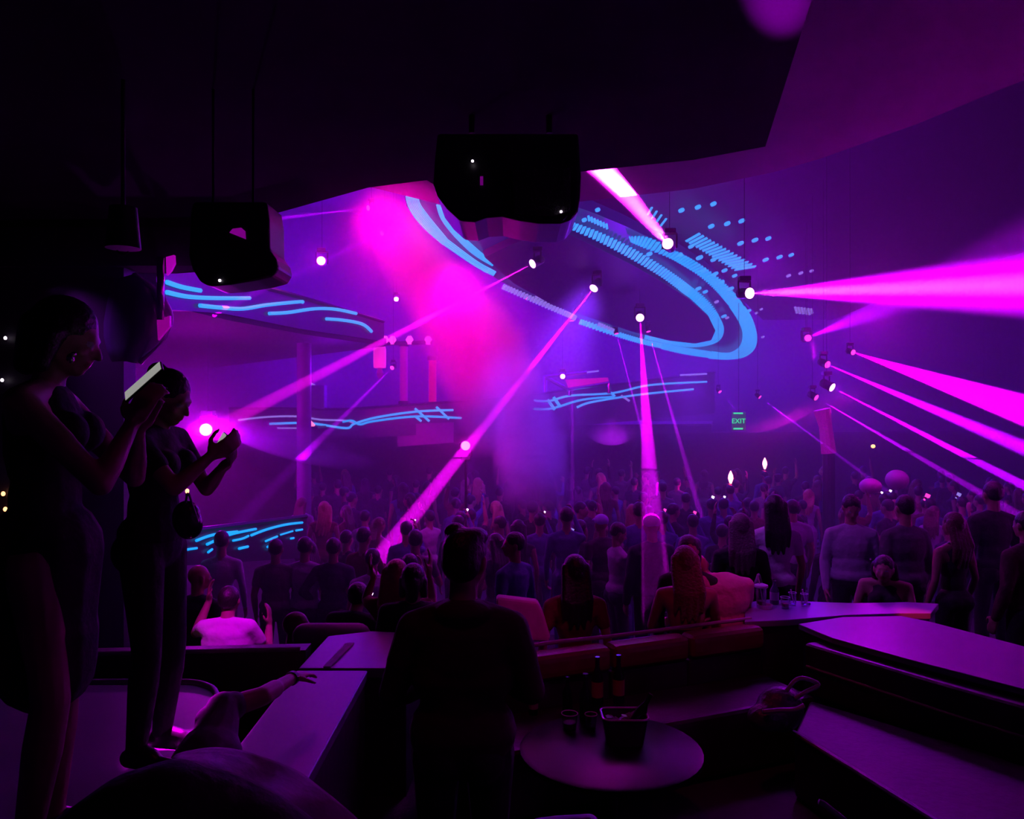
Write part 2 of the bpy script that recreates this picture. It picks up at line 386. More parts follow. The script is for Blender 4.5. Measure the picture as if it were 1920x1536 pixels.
# outer ring: left bend, fading into dashes; right bend
band([(795, 328), (775, 326), (760, 345), (764, 385), (790, 423), (830, 458)], [(812, 342), (797, 341), (787, 352), (787, 378), (805, 405), (838, 446)], 8)
band([(830, 458), (880, 492), (905, 507)], [(838, 446), (888, 484), (912, 499)], 4)
dashes([(905, 507), (925, 516)], [(912, 499), (930, 509)], 8, M_cyan2)
dashes([(940, 540), (1000, 566), (1060, 592), (1078, 600)], [(944, 532), (1004, 558), (1064, 584), (1082, 592)], 34, M_violetled)
dashes([(1085, 606), (1150, 628), (1200, 643), (1240, 652)], [(1088, 598), (1152, 620), (1202, 635), (1243, 644)], 34, M_cyan2)
dashes([(1240, 653), (1290, 664), (1330, 670)], [(1243, 644), (1292, 653), (1332, 659)], 26, M_cyan, fill=.7)
band([(1330, 671), (1365, 673), (1395, 669), (1413, 655), (1418, 632), (1410, 600), (1395, 575)], [(1332, 659), (1362, 662), (1380, 655), (1391, 642), (1393, 620), (1383, 596), (1368, 573)], 9, M_cyan)
dashes([(1178, 443), (1215, 445), (1262, 468), (1300, 487), (1340, 515), (1372, 545), (1395, 575)], [(1182, 452), (1205, 462), (1250, 480), (1282, 498), (1318, 522), (1348, 549), (1368, 573)], 52, M_cyan, fill=.5, pw=1.5)
# inner ring
band([(818, 383), (826, 408), (850, 440), (885, 474), (923, 497)], [(830, 386), (843, 414), (870, 444), (900, 471), (926, 493)], 5)
dashes([(1062, 425), (1120, 450), (1180, 482), (1240, 518), (1285, 552)], [(1070, 415), (1125, 436), (1190, 468), (1252, 506), (1296, 538)], 44, M_cyan2, fill=.45, pw=1.35)
dashes([(1285, 552), (1310, 575), (1330, 603)], [(1296, 538), (1324, 562), (1346, 590)], 18, M_cyan, fill=.55)
band([(1330, 603), (1336, 620), (1330, 633), (1312, 641), (1285, 640), (1260, 636)], [(1346, 590), (1356, 612), (1353, 632), (1338, 644), (1300, 650), (1258, 644)], 6)
dashes([(1260, 636), (1235, 632), (1210, 626)], [(1258, 645), (1234, 640), (1208, 634)], 20, M_cyan2, fill=.6)
# inner small rows near the hanging lamps
dashes([(1003, 556), (1062, 578)], [(1004, 552), (1064, 573)], 18, M_violetled)
dashes([(1008, 545), (1060, 567)], [(1009, 541), (1062, 563)], 18, M_violetled)
dashes([(1120, 610), (1150, 624)], [(1122, 604), (1152, 617)], 9, M_violetled)
# LED ceiling wing with dots and slanted bars right of the ring
wing = thing('led_wing', R_(1380, 470), 'purple ceiling wing right of the ring with cyan dots and slanted bars', 'light ceiling')
MB().slab([R_(x, y, -.35) for x, y in [(1090, 330), (1500, 160), (2000, -60), (2300, 200), (2100, 420), (1760, 520), (1560, 600), (1430, 600), (1330, 500), (1230, 440), (1090, 380)]], -RN * .2).build('ceiling_panel', mat('wing_panel', (.05, .02, .08), .4), wing)
ring_save = ring; ring = wing
for i in range(16):
    t = i / 15; a = (1286 + 92 * t, 452 + 53 * t); ln = 26 + 12 * t; dy = 15 - 9 * t
    ribbon([a, (a[0] + ln, a[1] - dy)], .07, wing, M_cyan2, 'light_bar')
for i in range(4):
    a = (1214 + 8 * i, 402 + 7.0 * i); ribbon([a, (a[0] + 8 + i, a[1] - 14)], .03, wing, M_cyan2, 'light_bar')
for i in range(7):
    a = (1103 + 5.6 * i, 404 + 2.5 * i); ribbon([a, (a[0] + 1.5, a[1] + 9)], .035, wing, M_cyan2, 'light_bar')
for i in range(6):
    for j in range(4):
        if i + j < 8: ribbon([(1490 + 6 * i + j, 575 + 3.4 * j + .7 * i), (1491.5 + 6 * i + j, 576.5 + 3.4 * j + .7 * i)], .05, wing, M_violetled, 'light_bar')
for x, y, r in [(1120, 392, 4), (1095, 411, 4), (1277, 393, 4.5), (1308, 387, 4.5), (1337, 381, 4.5), (1333, 423, 4.5), (1363, 418, 4.5), (1390, 413, 4.5), (1388, 455, 4.5), (1415, 449, 4.5), (1440, 446, 4),
                (1435, 486, 4), (1461, 481, 4), (1483, 477, 3.5), (1478, 516, 3), (1501, 511, 3), (1521, 507, 2.6), (1295, 461, 4), (1274, 476, 4), (1311, 482, 5), (1337, 486, 4), (1318, 505, 4.5), (1341, 512, 4), (1358, 506, 4),
                (1377, 516, 3.5), (1353, 527, 3.5), (1370, 540, 4), (1309, 540, 4), (1322, 546, 3.5), (1343, 565, 3), (1357, 592, 3.5), (1363, 595, 2.5), (1403, 582, 3.5), (1217, 475, 4.5), (1380, 558, 2.5), (1418, 586, 2), (1427, 579, 2), (1430, 631, 2)]:
    c = R_(x, y, .05); rad = (R_(x + r, y, .05) - R_(x - r, y, .05)).length / 2
    u = RN.orthogonal().normalized(); w_ = RN.cross(u)
    mb = MB().slab([c + (u * math.cos(a) + w_ * math.sin(a)) * rad for a in [2 * math.pi * q / 12 for q in range(12)]], RN * .03)
    mb.build('light_dot', M_cyan2 if r > 3.2 else M_violetled, wing)
ring = ring_save
# ================================================================== MOVING HEAD LAMPS AND THEIR BEAMS
M_lensW = mat('lens_white_hot', (1, .6, 1), .3, emit=(1, .35, 1), es=9, noise=0)
M_lensM = mat('lens_magenta', (1, .2, 1), .3, emit=(1, .12, .8), es=5, noise=0)
M_lensR = mat('lens_pink', (1, .2, .6), .3, emit=(1, .04, .45), es=2.2, noise=0)
M_head = mat('lamp_housing', (.015, .013, .018), .4, scale=6)

def moving_head(at, to, label, r=.12, lens=None, hang=True, size=1.0, group=None):
    """a moving head lamp: the lens sits at 'at' and points to 'to'"""
    at = Vector(at); dr = (Vector(to) - at).normalized(); r0_ = .12 * size; L = .34 * size
    q = dr.to_track_quat('Z', 'Y').to_matrix(); c = at - dr * L * .55
    t = thing('moving_head_lamp', c, label, 'stage lamp', group)
    up_ = 1 if hang else -1
    MB().lathe([(r0_ * .75, -L * .5), (r0_ * .95, -L * .42), (r0_ * 1.05, -L * .1), (r0_ * 1.0, L * .3), (r0_ * 1.15, L * .42), (r0_ * 1.15, L * .52)], 20, c, q).build('head', M_head, t, smooth='auto')
    MB().lathe([(.001, L * .525), (r0_ * .95, L * .53), (r0_ * .95, L * .545), (.001, L * .555)], 20, c, q).build('lens', lens or M_lensM, t)
    side = dr.cross(Vector((0, 0, 1)))
    side = side.normalized() if side.length > .1 else Vector((1, 0, 0))
    y = MB()
    for s in (-1, 1):
        a = c + side * s * r0_ * 1.25
        y.tube([a - Vector((0, 0, .04 * up_)), a + Vector((0, 0, r0_ * 2.1 * up_))], .022 * size, 8)
    y.tube([c + side * r0_ * 1.3 + Vector((0, 0, r0_ * 2.1 * up_)), c - side * r0_ * 1.3 + Vector((0, 0, r0_ * 2.1 * up_))], .025 * size, 8)
    y.build('yoke', M_head, t)
    top = c.z + r0_ * 2.1 + .1 * size
    if hang:
        u_, v_ = 960 + c.x * F / c.y, 768 - (c.z - EYE) * F / c.y
        zt = 10.1
        if 900 < u_ < 1420 and 380 < v_ < 640: zt = r0.z - (RN.x * (c.x - r0.x) + RN.y * (c.y - r0.y)) / RN.z - .1
        if zt > top + .02: MB().tube([Vector((c.x, c.y, top)), Vector((c.x, c.y, zt))], .004, 6).build('hanging_rod', M_head, t)
    else: MB().tube([Vector((c.x, c.y, c.z - r0_ * 2.1)), Vector((c.x, c.y, 0))], .02, 6).build('stand', M_head, t)
    b = MB().box(c + Vector((0, 0, (r0_ * 2.1 + .06 * size) * up_)), (r0_ * 2.0, r0_ * 1.6, .1 * size)); b.build('base', M_head, t, bevel=.01)
    return t

def beam(a, b, energy, label, ang=1.4, r=.09, col=(.72, .0, 1.0), lens=None, blend=.4, size=1.0, hang=True, fix=True):
    """a = (px, py, distance) of the lens, b = where it aims"""
    A = P(*a); B = P(*b); d = (B - A).normalized()
    if fix: moving_head(A, B, label, lens=lens, size=size, hang=hang)
    light('SPOT', A + d * .03, energy, col, size=r, target=B, ang=ang, blend=blend)

HOT = (1.0, .012, 1.0); VI = (.45, .0, 1.0)
beam((998, 495, 12.3), (900, 546, 11.8), 4.5e5, 'lamp in the oval recess with magenta beam falling down left into the pink smoke', 2.2, .002, (.95, .002, .8), M_lensW, size=.6)
beam((1113, 541, 13.8), (610, 1175, 10.0), 7.0e5, 'lamp in the oval recess with the strongest diagonal magenta beam', 2.6, .002, (.9, .001, .95), M_lensW, size=.65)
beam((1200, 596, 15), (1223, 975, 8.25), 4.5e5, 'lamp at the lower rim of the oval with steep magenta beam onto the crowd', 1.9, .002, (.8, .0, 1), M_lensW, size=.65)
beam((988, 560, 15), (966, 626, 14.6), 5e4, 'small lamp under the oval with short thin violet beam', 1.8, .002, VI, M_lensR, size=.4)
beam((1072, 602, 16), (1074, 960, 15.6), 1.0e5, 'small lamp under the oval with faint vertical violet beam', 1.6, .002, VI, M_lensR, size=.4)
beam((1156, 626, 17), (1212, 840, 16.4), 1.5e5, 'small lamp under the oval with thin violet beam left of the steep magenta one', 2.0, .002, VI, M_lensR, size=.4)
beam((1216, 622, 16.6), (1302, 925, 15.6), 2.0e5, 'small lamp under the oval with thin violet beam right of the steep magenta one', 2.0, .002, (.55, 0, 1), M_lensR, size=.4)
beam((1252, 457, 11), (1176, 366, 9.0), 2.6e6, 'big lamp with thick white-hot beam up to the soffit edge', 3.6, .055, HOT, M_lensW, size=.65)
beam((1406, 550, 11), (1690, 541, 8.6), 2.2e6, 'big lamp with white-hot beam running level to the right', 2.4, .045, HOT, M_lensW, size=.65)
light('SPOT', P(1250, 455, 10.95), 3e5, HOT, size=.002, target=P(1176, 366, 9.0), ang=6, blend=.5)
light('SPOT', P(1410, 550, 10.95), 3e5, HOT, size=.002, target=P(1690, 541, 8.6), ang=4, blend=.5)
light('SPOT', P(1412, 550, 10.9), 3e5, (.62, 0, 1), size=.002, target=P(1920, 534, 7.6), ang=11, blend=.9)
beam((1600, 661, 13), (1930, 772, 10.2), 2.4e6, 'topmost lamp of the right hand fan with wide soft magenta beam', 8.0, .002, (.72, 0, 1), M_lensR, blend=.9, size=.4)
beam((1552, 684, 14), (1925, 842, 11), 6.5e5, 'second lamp from the top of the right hand fan', 4.0, .002, (.42, 0, 1), M_lensR, blend=.8, size=.55)
beam((1561, 727, 13), (1905, 903, 11), 7e5, 'crisp white-lensed lamp in the middle of the right hand fan', 2.7, .002, (.42, .0, 1), M_lensW, size=.6)
beam((1531, 746, 14.5), (1810, 908, 12.5), 2.6e5, 'pink-lensed lamp below the middle of the right hand fan', 2.2, .002, (.5, 0, 1), M_lensR, size=.5)
beam((1425, 745, 17), (1625, 893, 15.5), 1.6e5, 'small dim lamp at the left end of the right hand fan', 1.8, .002, (.4, 0, 1), M_lensR, size=.35)
beam((1350, 735, 18), (1470, 872, 16.5), 1.2e5, 'faintest small lamp left of the green exit sign', 1.8, .002, (.35, 0, 1), M_lensR, size=.35)
beam((1515, 633, 16), (1720, 552, 12), 5e4, 'lamp with soft wide violet beam rising to the right below the level white one', 9, .002, (.5, 0, 1), M_lensR, blend=1.0, size=.6)
beam((735, 690, 17), (590, 835, 14), 8e4, 'small lamp above the stage columns with faint beam down left', 2.4, .002, (.45, 0, 1), M_lensR, size=.4)
beam((716, 438, 13), (640, 474, 12.4), 6e4, 'small lamp above the ball lamp with short violet beam', 2.0, .002, (.5, 0, 1), M_lensR, size=.35)
beam((690, 390, 12), (520, 410, 11), 9e4, 'small lamp at the soffit edge with level violet beam to the left', 2.2, .002, (.5, 0, 1), M_lensR, size=.35)
# flares: lamps that look at the eye
def flare(px, py, d, e, label, lens=None, size=1.0, col=(.8, 0, 1), glow_r=.08, hang=True):
    A = P(px, py, d); moving_head(A, A + Vector((0, -1, 0)) + (EYEV - A) * .05, label, lens=lens or M_lensM, size=size, hang=hang)
    light('POINT', A + Vector((0, -.3, 0)), e, col, size=glow_r)
flare(602, 489, 13, 32, 'round ball lamp shining pink-white at the upper left', M_lensW, .6)
flare(743, 561, 16, 7, 'small pink lamp beside the upper end of the smoke', M_lensW, .4)
light('SPOT', P(405, 806, 13.3), 700, (.3, 0, 1), size=.1, target=P(720, 900, 13.4), ang=46, blend=.8)  # extra violet spot added to light the long puff
light('POINT', P(735, 585, 15.8), 10, (.15, 0, 1), size=.1)
flare(386, 806, 13.5, 260, 'bright magenta lamp flaring through fog behind the phone user', M_lensW, .9, col=(.7, 0, 1))
flare(1055, 706, 19, 10, 'small red-white lamp on the stage truss', M_lensW, .5, col=(1, 0, .5))
flare(873, 836, 11.9, 26, 'glowing pink lamp at the foot of the pink smoke jet', M_lensM, .6, col=(1, 0, .8), hang=False)
flare(1515, 634, 15.5, 8, 'dim red ball lamp below the level white beam', M_lensR, .55, col=(.9, 0, .8))
# bare point lights added to brighten the haze round the lamp clusters
light('POINT', P(1430, 500, 12.2), 110, (.35, 0, 1), size=.3)
light('POINT', P(1640, 600, 13), 130, (.6, 0, .9), size=.3)
light('POINT', P(1290, 730, 15.5), 170, (.2, .01, 1), size=.3)
light('POINT', P(960, 520, 14.5), 80, (.35, 0, 1), size=.3)
light('POINT', P(620, 700, 15), 60, (.3, 0, 1), size=.3)
# ================================================================== SMOKE
def curve_node(nt, pts):
    n = nt.nodes.new('ShaderNodeFloatCurve'); c = n.mapping.curves[0]
    pts = sorted(pts)
    c.points[0].location = pts[0]; c.points[1].location = pts[-1]
    for p in pts[1:-1]: c.points.new(*p)
    n.mapping.update(); return n
def column(name, axis, d, dens, label, noise=.5, nscale=1.2, thr=.0, soft=1.0, aniso=0.0):
    """smoke column through pixels: axis = [(px, py, half width px)]"""
    pts = [(P(x, y, d), w * d / F) for x, y, w in axis]
    z0 = min(p.z for p, w in pts); z1 = max(p.z for p, w in pts)
    x0 = min(p.x - w for p, w in pts) - .3; x1 = max(p.x + w for p, w in pts) + .3
    sm = catmull([(p.x, p.y, p.z) for p, w in pts], 4); ws = catmull([(w, 0, 0) for p, w in pts], 4)
    mb = MB().tube([Vector(v) for v in sm], [w[0] * 1.0 for w in ws], 20)
    def build(nt):
        N = nt.nodes.new; Lk = nt.links.new
        geo = N('ShaderNodeNewGeometry'); sep = N('ShaderNodeSeparateXYZ'); Lk(geo.outputs['Position'], sep.inputs[0])
        def math_(op, a, b=None, c=None, clamp=False):
            n = N('ShaderNodeMath'); n.operation = op; n.use_clamp = clamp
            for i, q in enumerate((a, b, c)):
                if q is None: continue
                if isinstance(q, (int, float)): n.inputs[i].default_value = q
                else: Lk(q, n.inputs[i])
            return n.outputs[0]
        tz = math_('DIVIDE', math_('SUBTRACT', sep.outputs[2], z0), z1 - z0, clamp=True)
        cx = curve_node(nt, [((p.z - z0) / (z1 - z0), (p.x - x0) / (x1 - x0)) for p, w in pts]); Lk(tz, cx.inputs['Value'])
        cw = curve_node(nt, [((p.z - z0) / (z1 - z0), w / 2) for p, w in pts]); Lk(tz, cw.inputs['Value'])
        ax = math_('MULTIPLY_ADD', cx.outputs[0], x1 - x0, x0)
        dx = math_('SUBTRACT', sep.outputs[0], ax); dy = math_('SUBTRACT', sep.outputs[1], d)
        dist = math_('SQRT', math_('ADD', math_('MULTIPLY', dx, dx), math_('MULTIPLY', dy, dy)))
        rel = math_('DIVIDE', dist, math_('MULTIPLY', cw.outputs[0], 2.0))
        nz = N('ShaderNodeTexNoise'); nz.inputs['Scale'].default_value = nscale; nz.inputs['Detail'].default_value = 4; Lk(geo.outputs['Position'], nz.inputs['Vector'])
        rel2 = math_('ADD', rel, math_('MULTIPLY', math_('SUBTRACT', nz.outputs['Fac'], .45), noise * 2))
        f = math_('MULTIPLY', math_('SUBTRACT', 1.0, rel2, clamp=True), soft, clamp=True)
        ends = math_('MULTIPLY', math_('MULTIPLY', tz, 8.0, clamp=True), math_('MULTIPLY', math_('SUBTRACT', 1.0, tz), 12.0, clamp=True))
        return math_('MULTIPLY', math_('MULTIPLY', f, ends), dens)
    o = mb.build(name, volume_mat(name + '_fog', dens, build=build, aniso=aniso), smooth=True)
    return tag(o, label, 'smoke', kind='stuff')
column('smoke', [(706, 345, 34), (745, 430, 58), (800, 520, 88), (850, 600, 98), (885, 690, 84), (905, 780, 60), (915, 860, 45)], 10.9, 5.0,
       'dense pink jet of smoke shooting down from the ceiling in the middle', noise=.25, nscale=.7)
light('SPOT', P(690, 400, 6.2), 5e3, (1.0, 0, .55), size=.1, target=P(775, 470, 10.9), ang=32, blend=.9)  # unseen spots added from the booth side to light the pink jet
light('SPOT', P(850, 500, 6.2), 5e3, (1.0, 0, .6), size=.1, target=P(875, 640, 10.9), ang=28, blend=.9)
column('smoke', [(915, 545, 22), (950, 640, 50), (975, 730, 66), (995, 820, 74), (1000, 890, 76), (1000, 965, 70)], 11.7, 4.5,
       'blue-violet billowing smoke column right of the pink jet', noise=.6, nscale=2.2)
def puff(px, py, d, rx, ry, dens, label, rot=0.0, noise=.5, nscale=1.5, rd=None):
    c = P(px, py, d); mb = MB().ell((0, 0, 0), (1, 1, 1), nu=24, nv=14)
    def build(nt):
        N = nt.nodes.new; Lk = nt.links.new; tc = N('ShaderNodeTexCoord')
        ln = N('ShaderNodeVectorMath'); ln.operation = 'LENGTH'; Lk(tc.outputs['Object'], ln.inputs[0])
        nz = N('ShaderNodeTexNoise'); nz.inputs['Scale'].default_value = nscale; nz.inputs['Detail'].default_value = 4; Lk(tc.outputs['Object'], nz.inputs['Vector'])
        a = N('ShaderNodeMath'); a.operation = 'MULTIPLY_ADD'; Lk(nz.outputs['Fac'], a.inputs[0]); a.inputs[1].default_value = noise * 2; a.inputs[2].default_value = -noise * .55
        b = N('ShaderNodeMath'); b.operation = 'ADD'; Lk(a.outputs[0], b.inputs[0]); Lk(ln.outputs['Value'], b.inputs[1])
        s_ = N('ShaderNodeMath'); s_.operation = 'SUBTRACT'; s_.use_clamp = True; s_.inputs[0].default_value = 1.0; Lk(b.outputs[0], s_.inputs[1])
        sq = N('ShaderNodeMath'); sq.operation = 'POWER'; sq.inputs[1].default_value = 1.8; Lk(s_.outputs[0], sq.inputs[0]); m_ = N('ShaderNodeMath'); m_.operation = 'MULTIPLY'; m_.inputs[1].default_value = dens * 1.9; Lk(sq.outputs[0], m_.inputs[0]); return m_.outputs[0]
    o = mb.build('smoke', volume_mat('puff_fog', dens, build=build), smooth=True)
    o.location = c; o.scale = (rx * d / F, rd or (rx + ry) / 2 * d / F, ry * d / F); o.rotation_euler = (0, rot, 0)
    return tag(o, label, 'smoke', kind='stuff')
puff(530, 856, 13.4, 245, 84, 3.0, 'long puff of smoke blown right from the magenta lamp at the left', rot=.30, noise=.55, nscale=2.2)
puff(415, 826, 13.2, 85, 62, 2.6, 'dense glowing fog around the magenta lamp at the left', noise=.3)  # denser fog added here to spread the lamp glow
puff(1146, 836, 15.5, 66, 64, 4.0, 'round cloudlet of smoke left of the steep magenta beam', noise=.5, nscale=1.8)
puff(1300, 800, 17, 150, 85, .35, 'bluish haze bank behind the crowd right of the steep beam', noise=.6)
puff(1465, 800, 17, 130, 62, .5, 'pinkish haze bank right of the green exit sign', rot=-.35, noise=.5)
light('SPOT', P(1640, 720, 16.5), 3e3, (.9, 0, .7), size=.2, target=P(1440, 820, 17), ang=22, blend=.9)
light('SPOT', P(1260, 640, 14.5), 900, (.6, 0, 1), size=.2, target=P(1146, 836, 15.5), ang=24, blend=.9)
light('SPOT', P(1120, 520, 6.2), 4.5e3, (.2, 0.02, 1), size=.1, target=P(990, 790, 11.7), ang=25, blend=.9)  # unseen blue spot added to light the violet smoke
# ================================================================== STAGE AND FAR PARTS
V3 = lambda *a: Vector(a)
M_glit = mat('glitter_pink', (.5, .03, .12), .25, metal=.6, emit=(.9, .0, .18), es=.55, noise=.9, scale=60, bump=.6)  # pink sparkle of the glitter is put in as emission
M_glit2 = mat('glitter_magenta', (.4, .03, .3), .3, metal=.5, emit=(.55, .0, .35), es=.35, noise=.8, scale=50, bump=.6)  # magenta sparkle likewise put in as emission
def column_thing(x, y0, y1, d, w, m, label, tilt=0.0):
    top = P(x, y0, d); bot = P(x + tilt, y1, d); r = w * d / F / 2
    t = thing('glitter_column', bot, label, 'column')
    MB().lathe([(r, 0), (r, (top - bot).z)], 16, bot).build('shaft', m, t, smooth='auto')
    MB().lathe([(r * 1.3, (top - bot).z), (r * 1.3, (top - bot).z + .1)], 16, bot).build('capital', M_black, t)
    MB().lathe([(r * 1.35, -.12), (r * 1.35, 0)], 16, bot).build('base', M_black, t)
column_thing(757, 650, 752, 19.6, 15, M_glit2, 'left magenta glitter column on the stage balcony')
column_thing(811, 676, 754, 19.6, 15, M_glit, 'right red glitter column on the stage balcony')
lan = thing('box_lantern', P(712, 690, 18.6), 'glowing pink drum lantern left of the glitter columns', 'lantern')
MB().lathe([(.14, 0), (.15, .1), (.15, .42), (.13, .5)], 16, P(712, 690, 18.6)).build('shade', mat('lantern_pink', (.8, .1, .4), .5, emit=(1, .02, .5), es=.9), lan, smooth='auto')
MB().lathe([(.05, -.25), (.09, -.12), (.05, 0)], 12, P(712, 690, 18.6)).build('finial', mat('pink_glass', (.4, .05, .3), .2), lan)
MB().tube([P(712, 690, 18.6) + Vector((0, 0, .5)), P(712, 648, 18.6)], .015, 6).build('cord', M_black, lan)
rig = thing('lighting_bar', P(740, 646, 18.9), 'horizontal lighting bar above the glitter columns with small pink lamps', 'lighting bar')
MB().tube([P(700, 645, 18.9), P(810, 642, 18.9)], .05, 8).build('bar', M_head, rig)
for x in (706, 722, 736, 768, 803):
    MB().lathe([(.06, 0), (.09, .12), (.04, .2)], 10, P(x, 646, 18.9)).build('lamp', M_lensR, rig)
# truss table / DJ stand in the middle
dj = thing('stage_truss', P(1070, 742, 20.3), 'metal stage truss with pink lit bars above the right zigzag lines', 'truss')
for a, b in [((1020, 706), (1068, 732)), ((1066, 730), (1142, 718)), ((1022, 706), (1100, 698)), ((1068, 732), (1068, 742)), ((1022, 706), (1022, 742)), ((1142, 718), (1142, 738))]:
    MB().tube([P(a[0], a[1], 20.2), P(b[0], b[1], 20.2)], .045, 8).build('strut', M_chrome, dj)
MB().slab([P(1060, 712, 20.25), P(1140, 708, 20.3), P(1142, 716, 20.3), P(1066, 728, 20.25)], (0, .06, 0)).build('lit_bar', mat('lit_pink_bar', (.4, .03, .2), .4, emit=(.9, 0, .4), es=.6), dj)
MB().slab([P(1097, 697, 20.9), P(1123, 694, 20.9), P(1123, 697, 20.9), P(1097, 700, 20.9)], (0, .06, 0)).build('light_tube', M_violetled, dj)
# pillar left with lectern-like bar units behind the phone users
pil = thing('hall_pillar', Vector((P(556, 0, 14.5).x, 14.5, 0)), 'slim violet pillar beside the low blue light lines', 'pillar')
MB().lathe([(.13, 0), (.13, 4.4)], 14, Vector((P(570, 0, 14.5).x, 14.5, 0))).build('shaft', mat('pillar_paint', (.2, .1, .25), .5), pil, smooth='auto')
MB().lathe([(.2, 0), (.2, .12)], 14, Vector((P(570, 0, 14.5).x, 14.5, 0))).build('plinth', M_black, pil)
bx = thing('flag_lamp', P(580, 790, 17.6), 'bright slanted orange-pink lamp hanging over the left zigzag lines', 'lamp')
MB().tube([P(560, 777, 17.5), P(572, 783, 17.5), P(588, 800, 17.5)], [.05, .06, .05], 8).build('tube', mat('warm_tube', (1, .4, .4), .5, emit=(1, .18, .3), es=2.2), bx)
MB().box(P(592, 801, 17.9), (.3, .9, .05)).build('bracket', M_black, bx)
bt = thing('bottle_display', P(596, 762, 18.3), 'dim bluish display unit standing on the left end of the stage balcony', 'display unit')
MB().box(P(596, 745, 18.4), (.36, .3, .55)).build('cabinet', mat('display_paint', (.12, .1, .25), .4), bt, bevel=.02)
MB().box(P(568, 745, 18.4), (.06, .06, .6)).build('light_tube', mat('lit_magenta_tube', (.5, .1, .4), .4, emit=(.9, 0, .7), es=.8), bt)
MB().tube([P(566, 718, 18.3), P(580, 719, 18.3), P(594, 727, 18.3)], .04, 8).build('top_rim', M_violetled, bt)
# lights under the upper balcony
for i, (x, y, w, h, lb) in enumerate([(520, 607, 8, 16, 'tall pink wall lamp under the upper balcony'), (541, 620, 4, 8, 'narrow pink wall lamp under the upper balcony'), (601, 625, 20, 8, 'wide flat pink wall lamp under the upper balcony'), (655, 630, 6, 10, 'small pink wall lamp at the right end under the upper balcony')]):
    c = P(x, y, 16); s_ = 16 / F; t = thing('wall_lamp', c, lb, 'lamp')
    MB().box(c, (w * s_, .08, h * s_)).build('shade', M_lensR, t, bevel=.01); MB().box(c + Vector((0, .07, 0)), (w * s_ * 1.2, .05, h * s_ * 1.1)).build('backplate', M_head, t)
# green exit sign
ex = thing('exit_sign', P(1386, 803, 17.5), 'green lit EXIT sign above the crowd at the right', 'sign')
MB().box(P(1385, 790, 17.5), (.30, .06, .40)).build('case', mat('sign_case', (.02, .05, .03), .5, emit=(0, .12, .03), es=.35), ex, bevel=.01)
def text(s, loc, size, m, parent, rot=(math.pi / 2, 0, 0), name='lettering'):
    cu = bpy.data.curves.new(name, 'FONT'); cu.body = s; cu.size = size; cu.extrude = .004; cu.align_x = 'CENTER'; cu.align_y = 'CENTER'
    o = bpy.data.objects.new(name, cu); COL.objects.link(o); cu.materials.append(m); o.rotation_euler = rot
    me = bpy.data.meshes.new_from_object(o.evaluated_get(bpy.context.evaluated_depsgraph_get())); bpy.data.objects.remove(o)
    o = bpy.data.objects.new(name, me); COL.objects.link(o); o.parent = parent; o.location = Vector(loc) - parent.location; o.rotation_euler = rot
    return o
MB().tube([P(1385, 774, 17.5), V3(P(1385, 774, 17.5).x, 17.5, 10.1)], .006, 6).build('hanging_rod', M_black, ex)
M_green = mat('exit_green', (0, .4, .1), .5, emit=(.02, .8, .22), es=1.6)
text('EXIT', P(1385, 790, 17.45), .15, M_green, ex)
MB().box(P(1384, 775, 17.45), (.2, .02, .03)).build('light_tube', M_green, ex); MB().box(P(1384, 804, 17.45), (.2, .02, .03)).build('light_tube', M_green, ex)
# glittering statue column at the far right, small warm lamp
st = thing('glitter_column', P(1553, 850, 16.5), 'slanted pink glitter column above the right crowd', 'column')
MB().tube([P(1541, 768, 16.5), P(1548, 800, 16.5), P(1554, 850, 16.5)], [.17, .13, .15], 12).build('shaft', mat('dim_glitter', (.5, .05, .3), .3, metal=.5, emit=(.5, 0, .3), es=.25, noise=.8, scale=50, bump=.6), st)  # dim sparkle of the glitter is emission in the material
MB().lathe([(.12, -P(1554, 850, 16.5).z), (.12, 0)], 12, P(1554, 850, 16.5)).build('base', M_black, st)
wl = thing('wall_lamp', P(1637, 838, 17), 'tiny warm yellow lamp on the far right wall', 'lamp')
MB().ell(P(1637, 837, 17), (.045, .04, .04)).build('bulb', mat('warm_bulb', (1, .7, .3), .4, emit=(1, .45, .12), es=4), wl); MB().box(P(1637, 837, 17.08), (.1, .06, .1)).build('backplate', M_head, wl)
# moulded pod of the upper gallery and its post, left
pod = thing('gallery_pod', P(270, 600, 8.9), 'curved dark glossy gallery pod with magenta lit edge above the phone users', 'gallery pod')
g = []
for (xl, xr, y) in [(215, 256, 520), (212, 300, 545), (205, 314, 575), (200, 318, 605), (200, 310, 630), (205, 290, 652), (215, 262, 678)]:
    row = []
    for k in range(9):
        t = k / 8; x = xl + (xr - xl) * t; row.append(P(x, y, 7.95 - .3 * math.sin(math.pi * t) * .9))
    g.append(row)
MB().sheet(g, .03).build('shell', mat('pod_gloss', (.035, .03, .07), .35), pod, smooth=True)
e = MB().tube(catmull([P(250, 516, 7.85), P(290, 548, 7.8), P(315, 585, 7.8), P(318, 615, 7.8), P(300, 645, 7.8), P(262, 680, 7.8)], 5), [.03 + .02 * math.sin(i / 4) for i in range(26)], 8)
e.build('rim', mat('pod_rim', (.4, .15, .5), .3), pod, smooth=True)
MB().slab([P(294, 600, 7.7), P(318, 592, 7.7), P(318, 612, 7.7), P(296, 638, 7.7)], (0, .04, 0)).build('lit_edge', mat('lit_edge', (.6, .05, .5), .4, emit=(.5, 0, .45), es=.45), pod)  # emission stands in for the magenta light on the pod edge
MB().tube([P(262, 600, 7.75), P(240, 600, 8.05)], .03, 8).build('bracket', M_black, pod)
post = thing('gallery_post', P(305, 640, 7.9), 'slim glossy post rising from the gallery pod to the bulkhead', 'post')
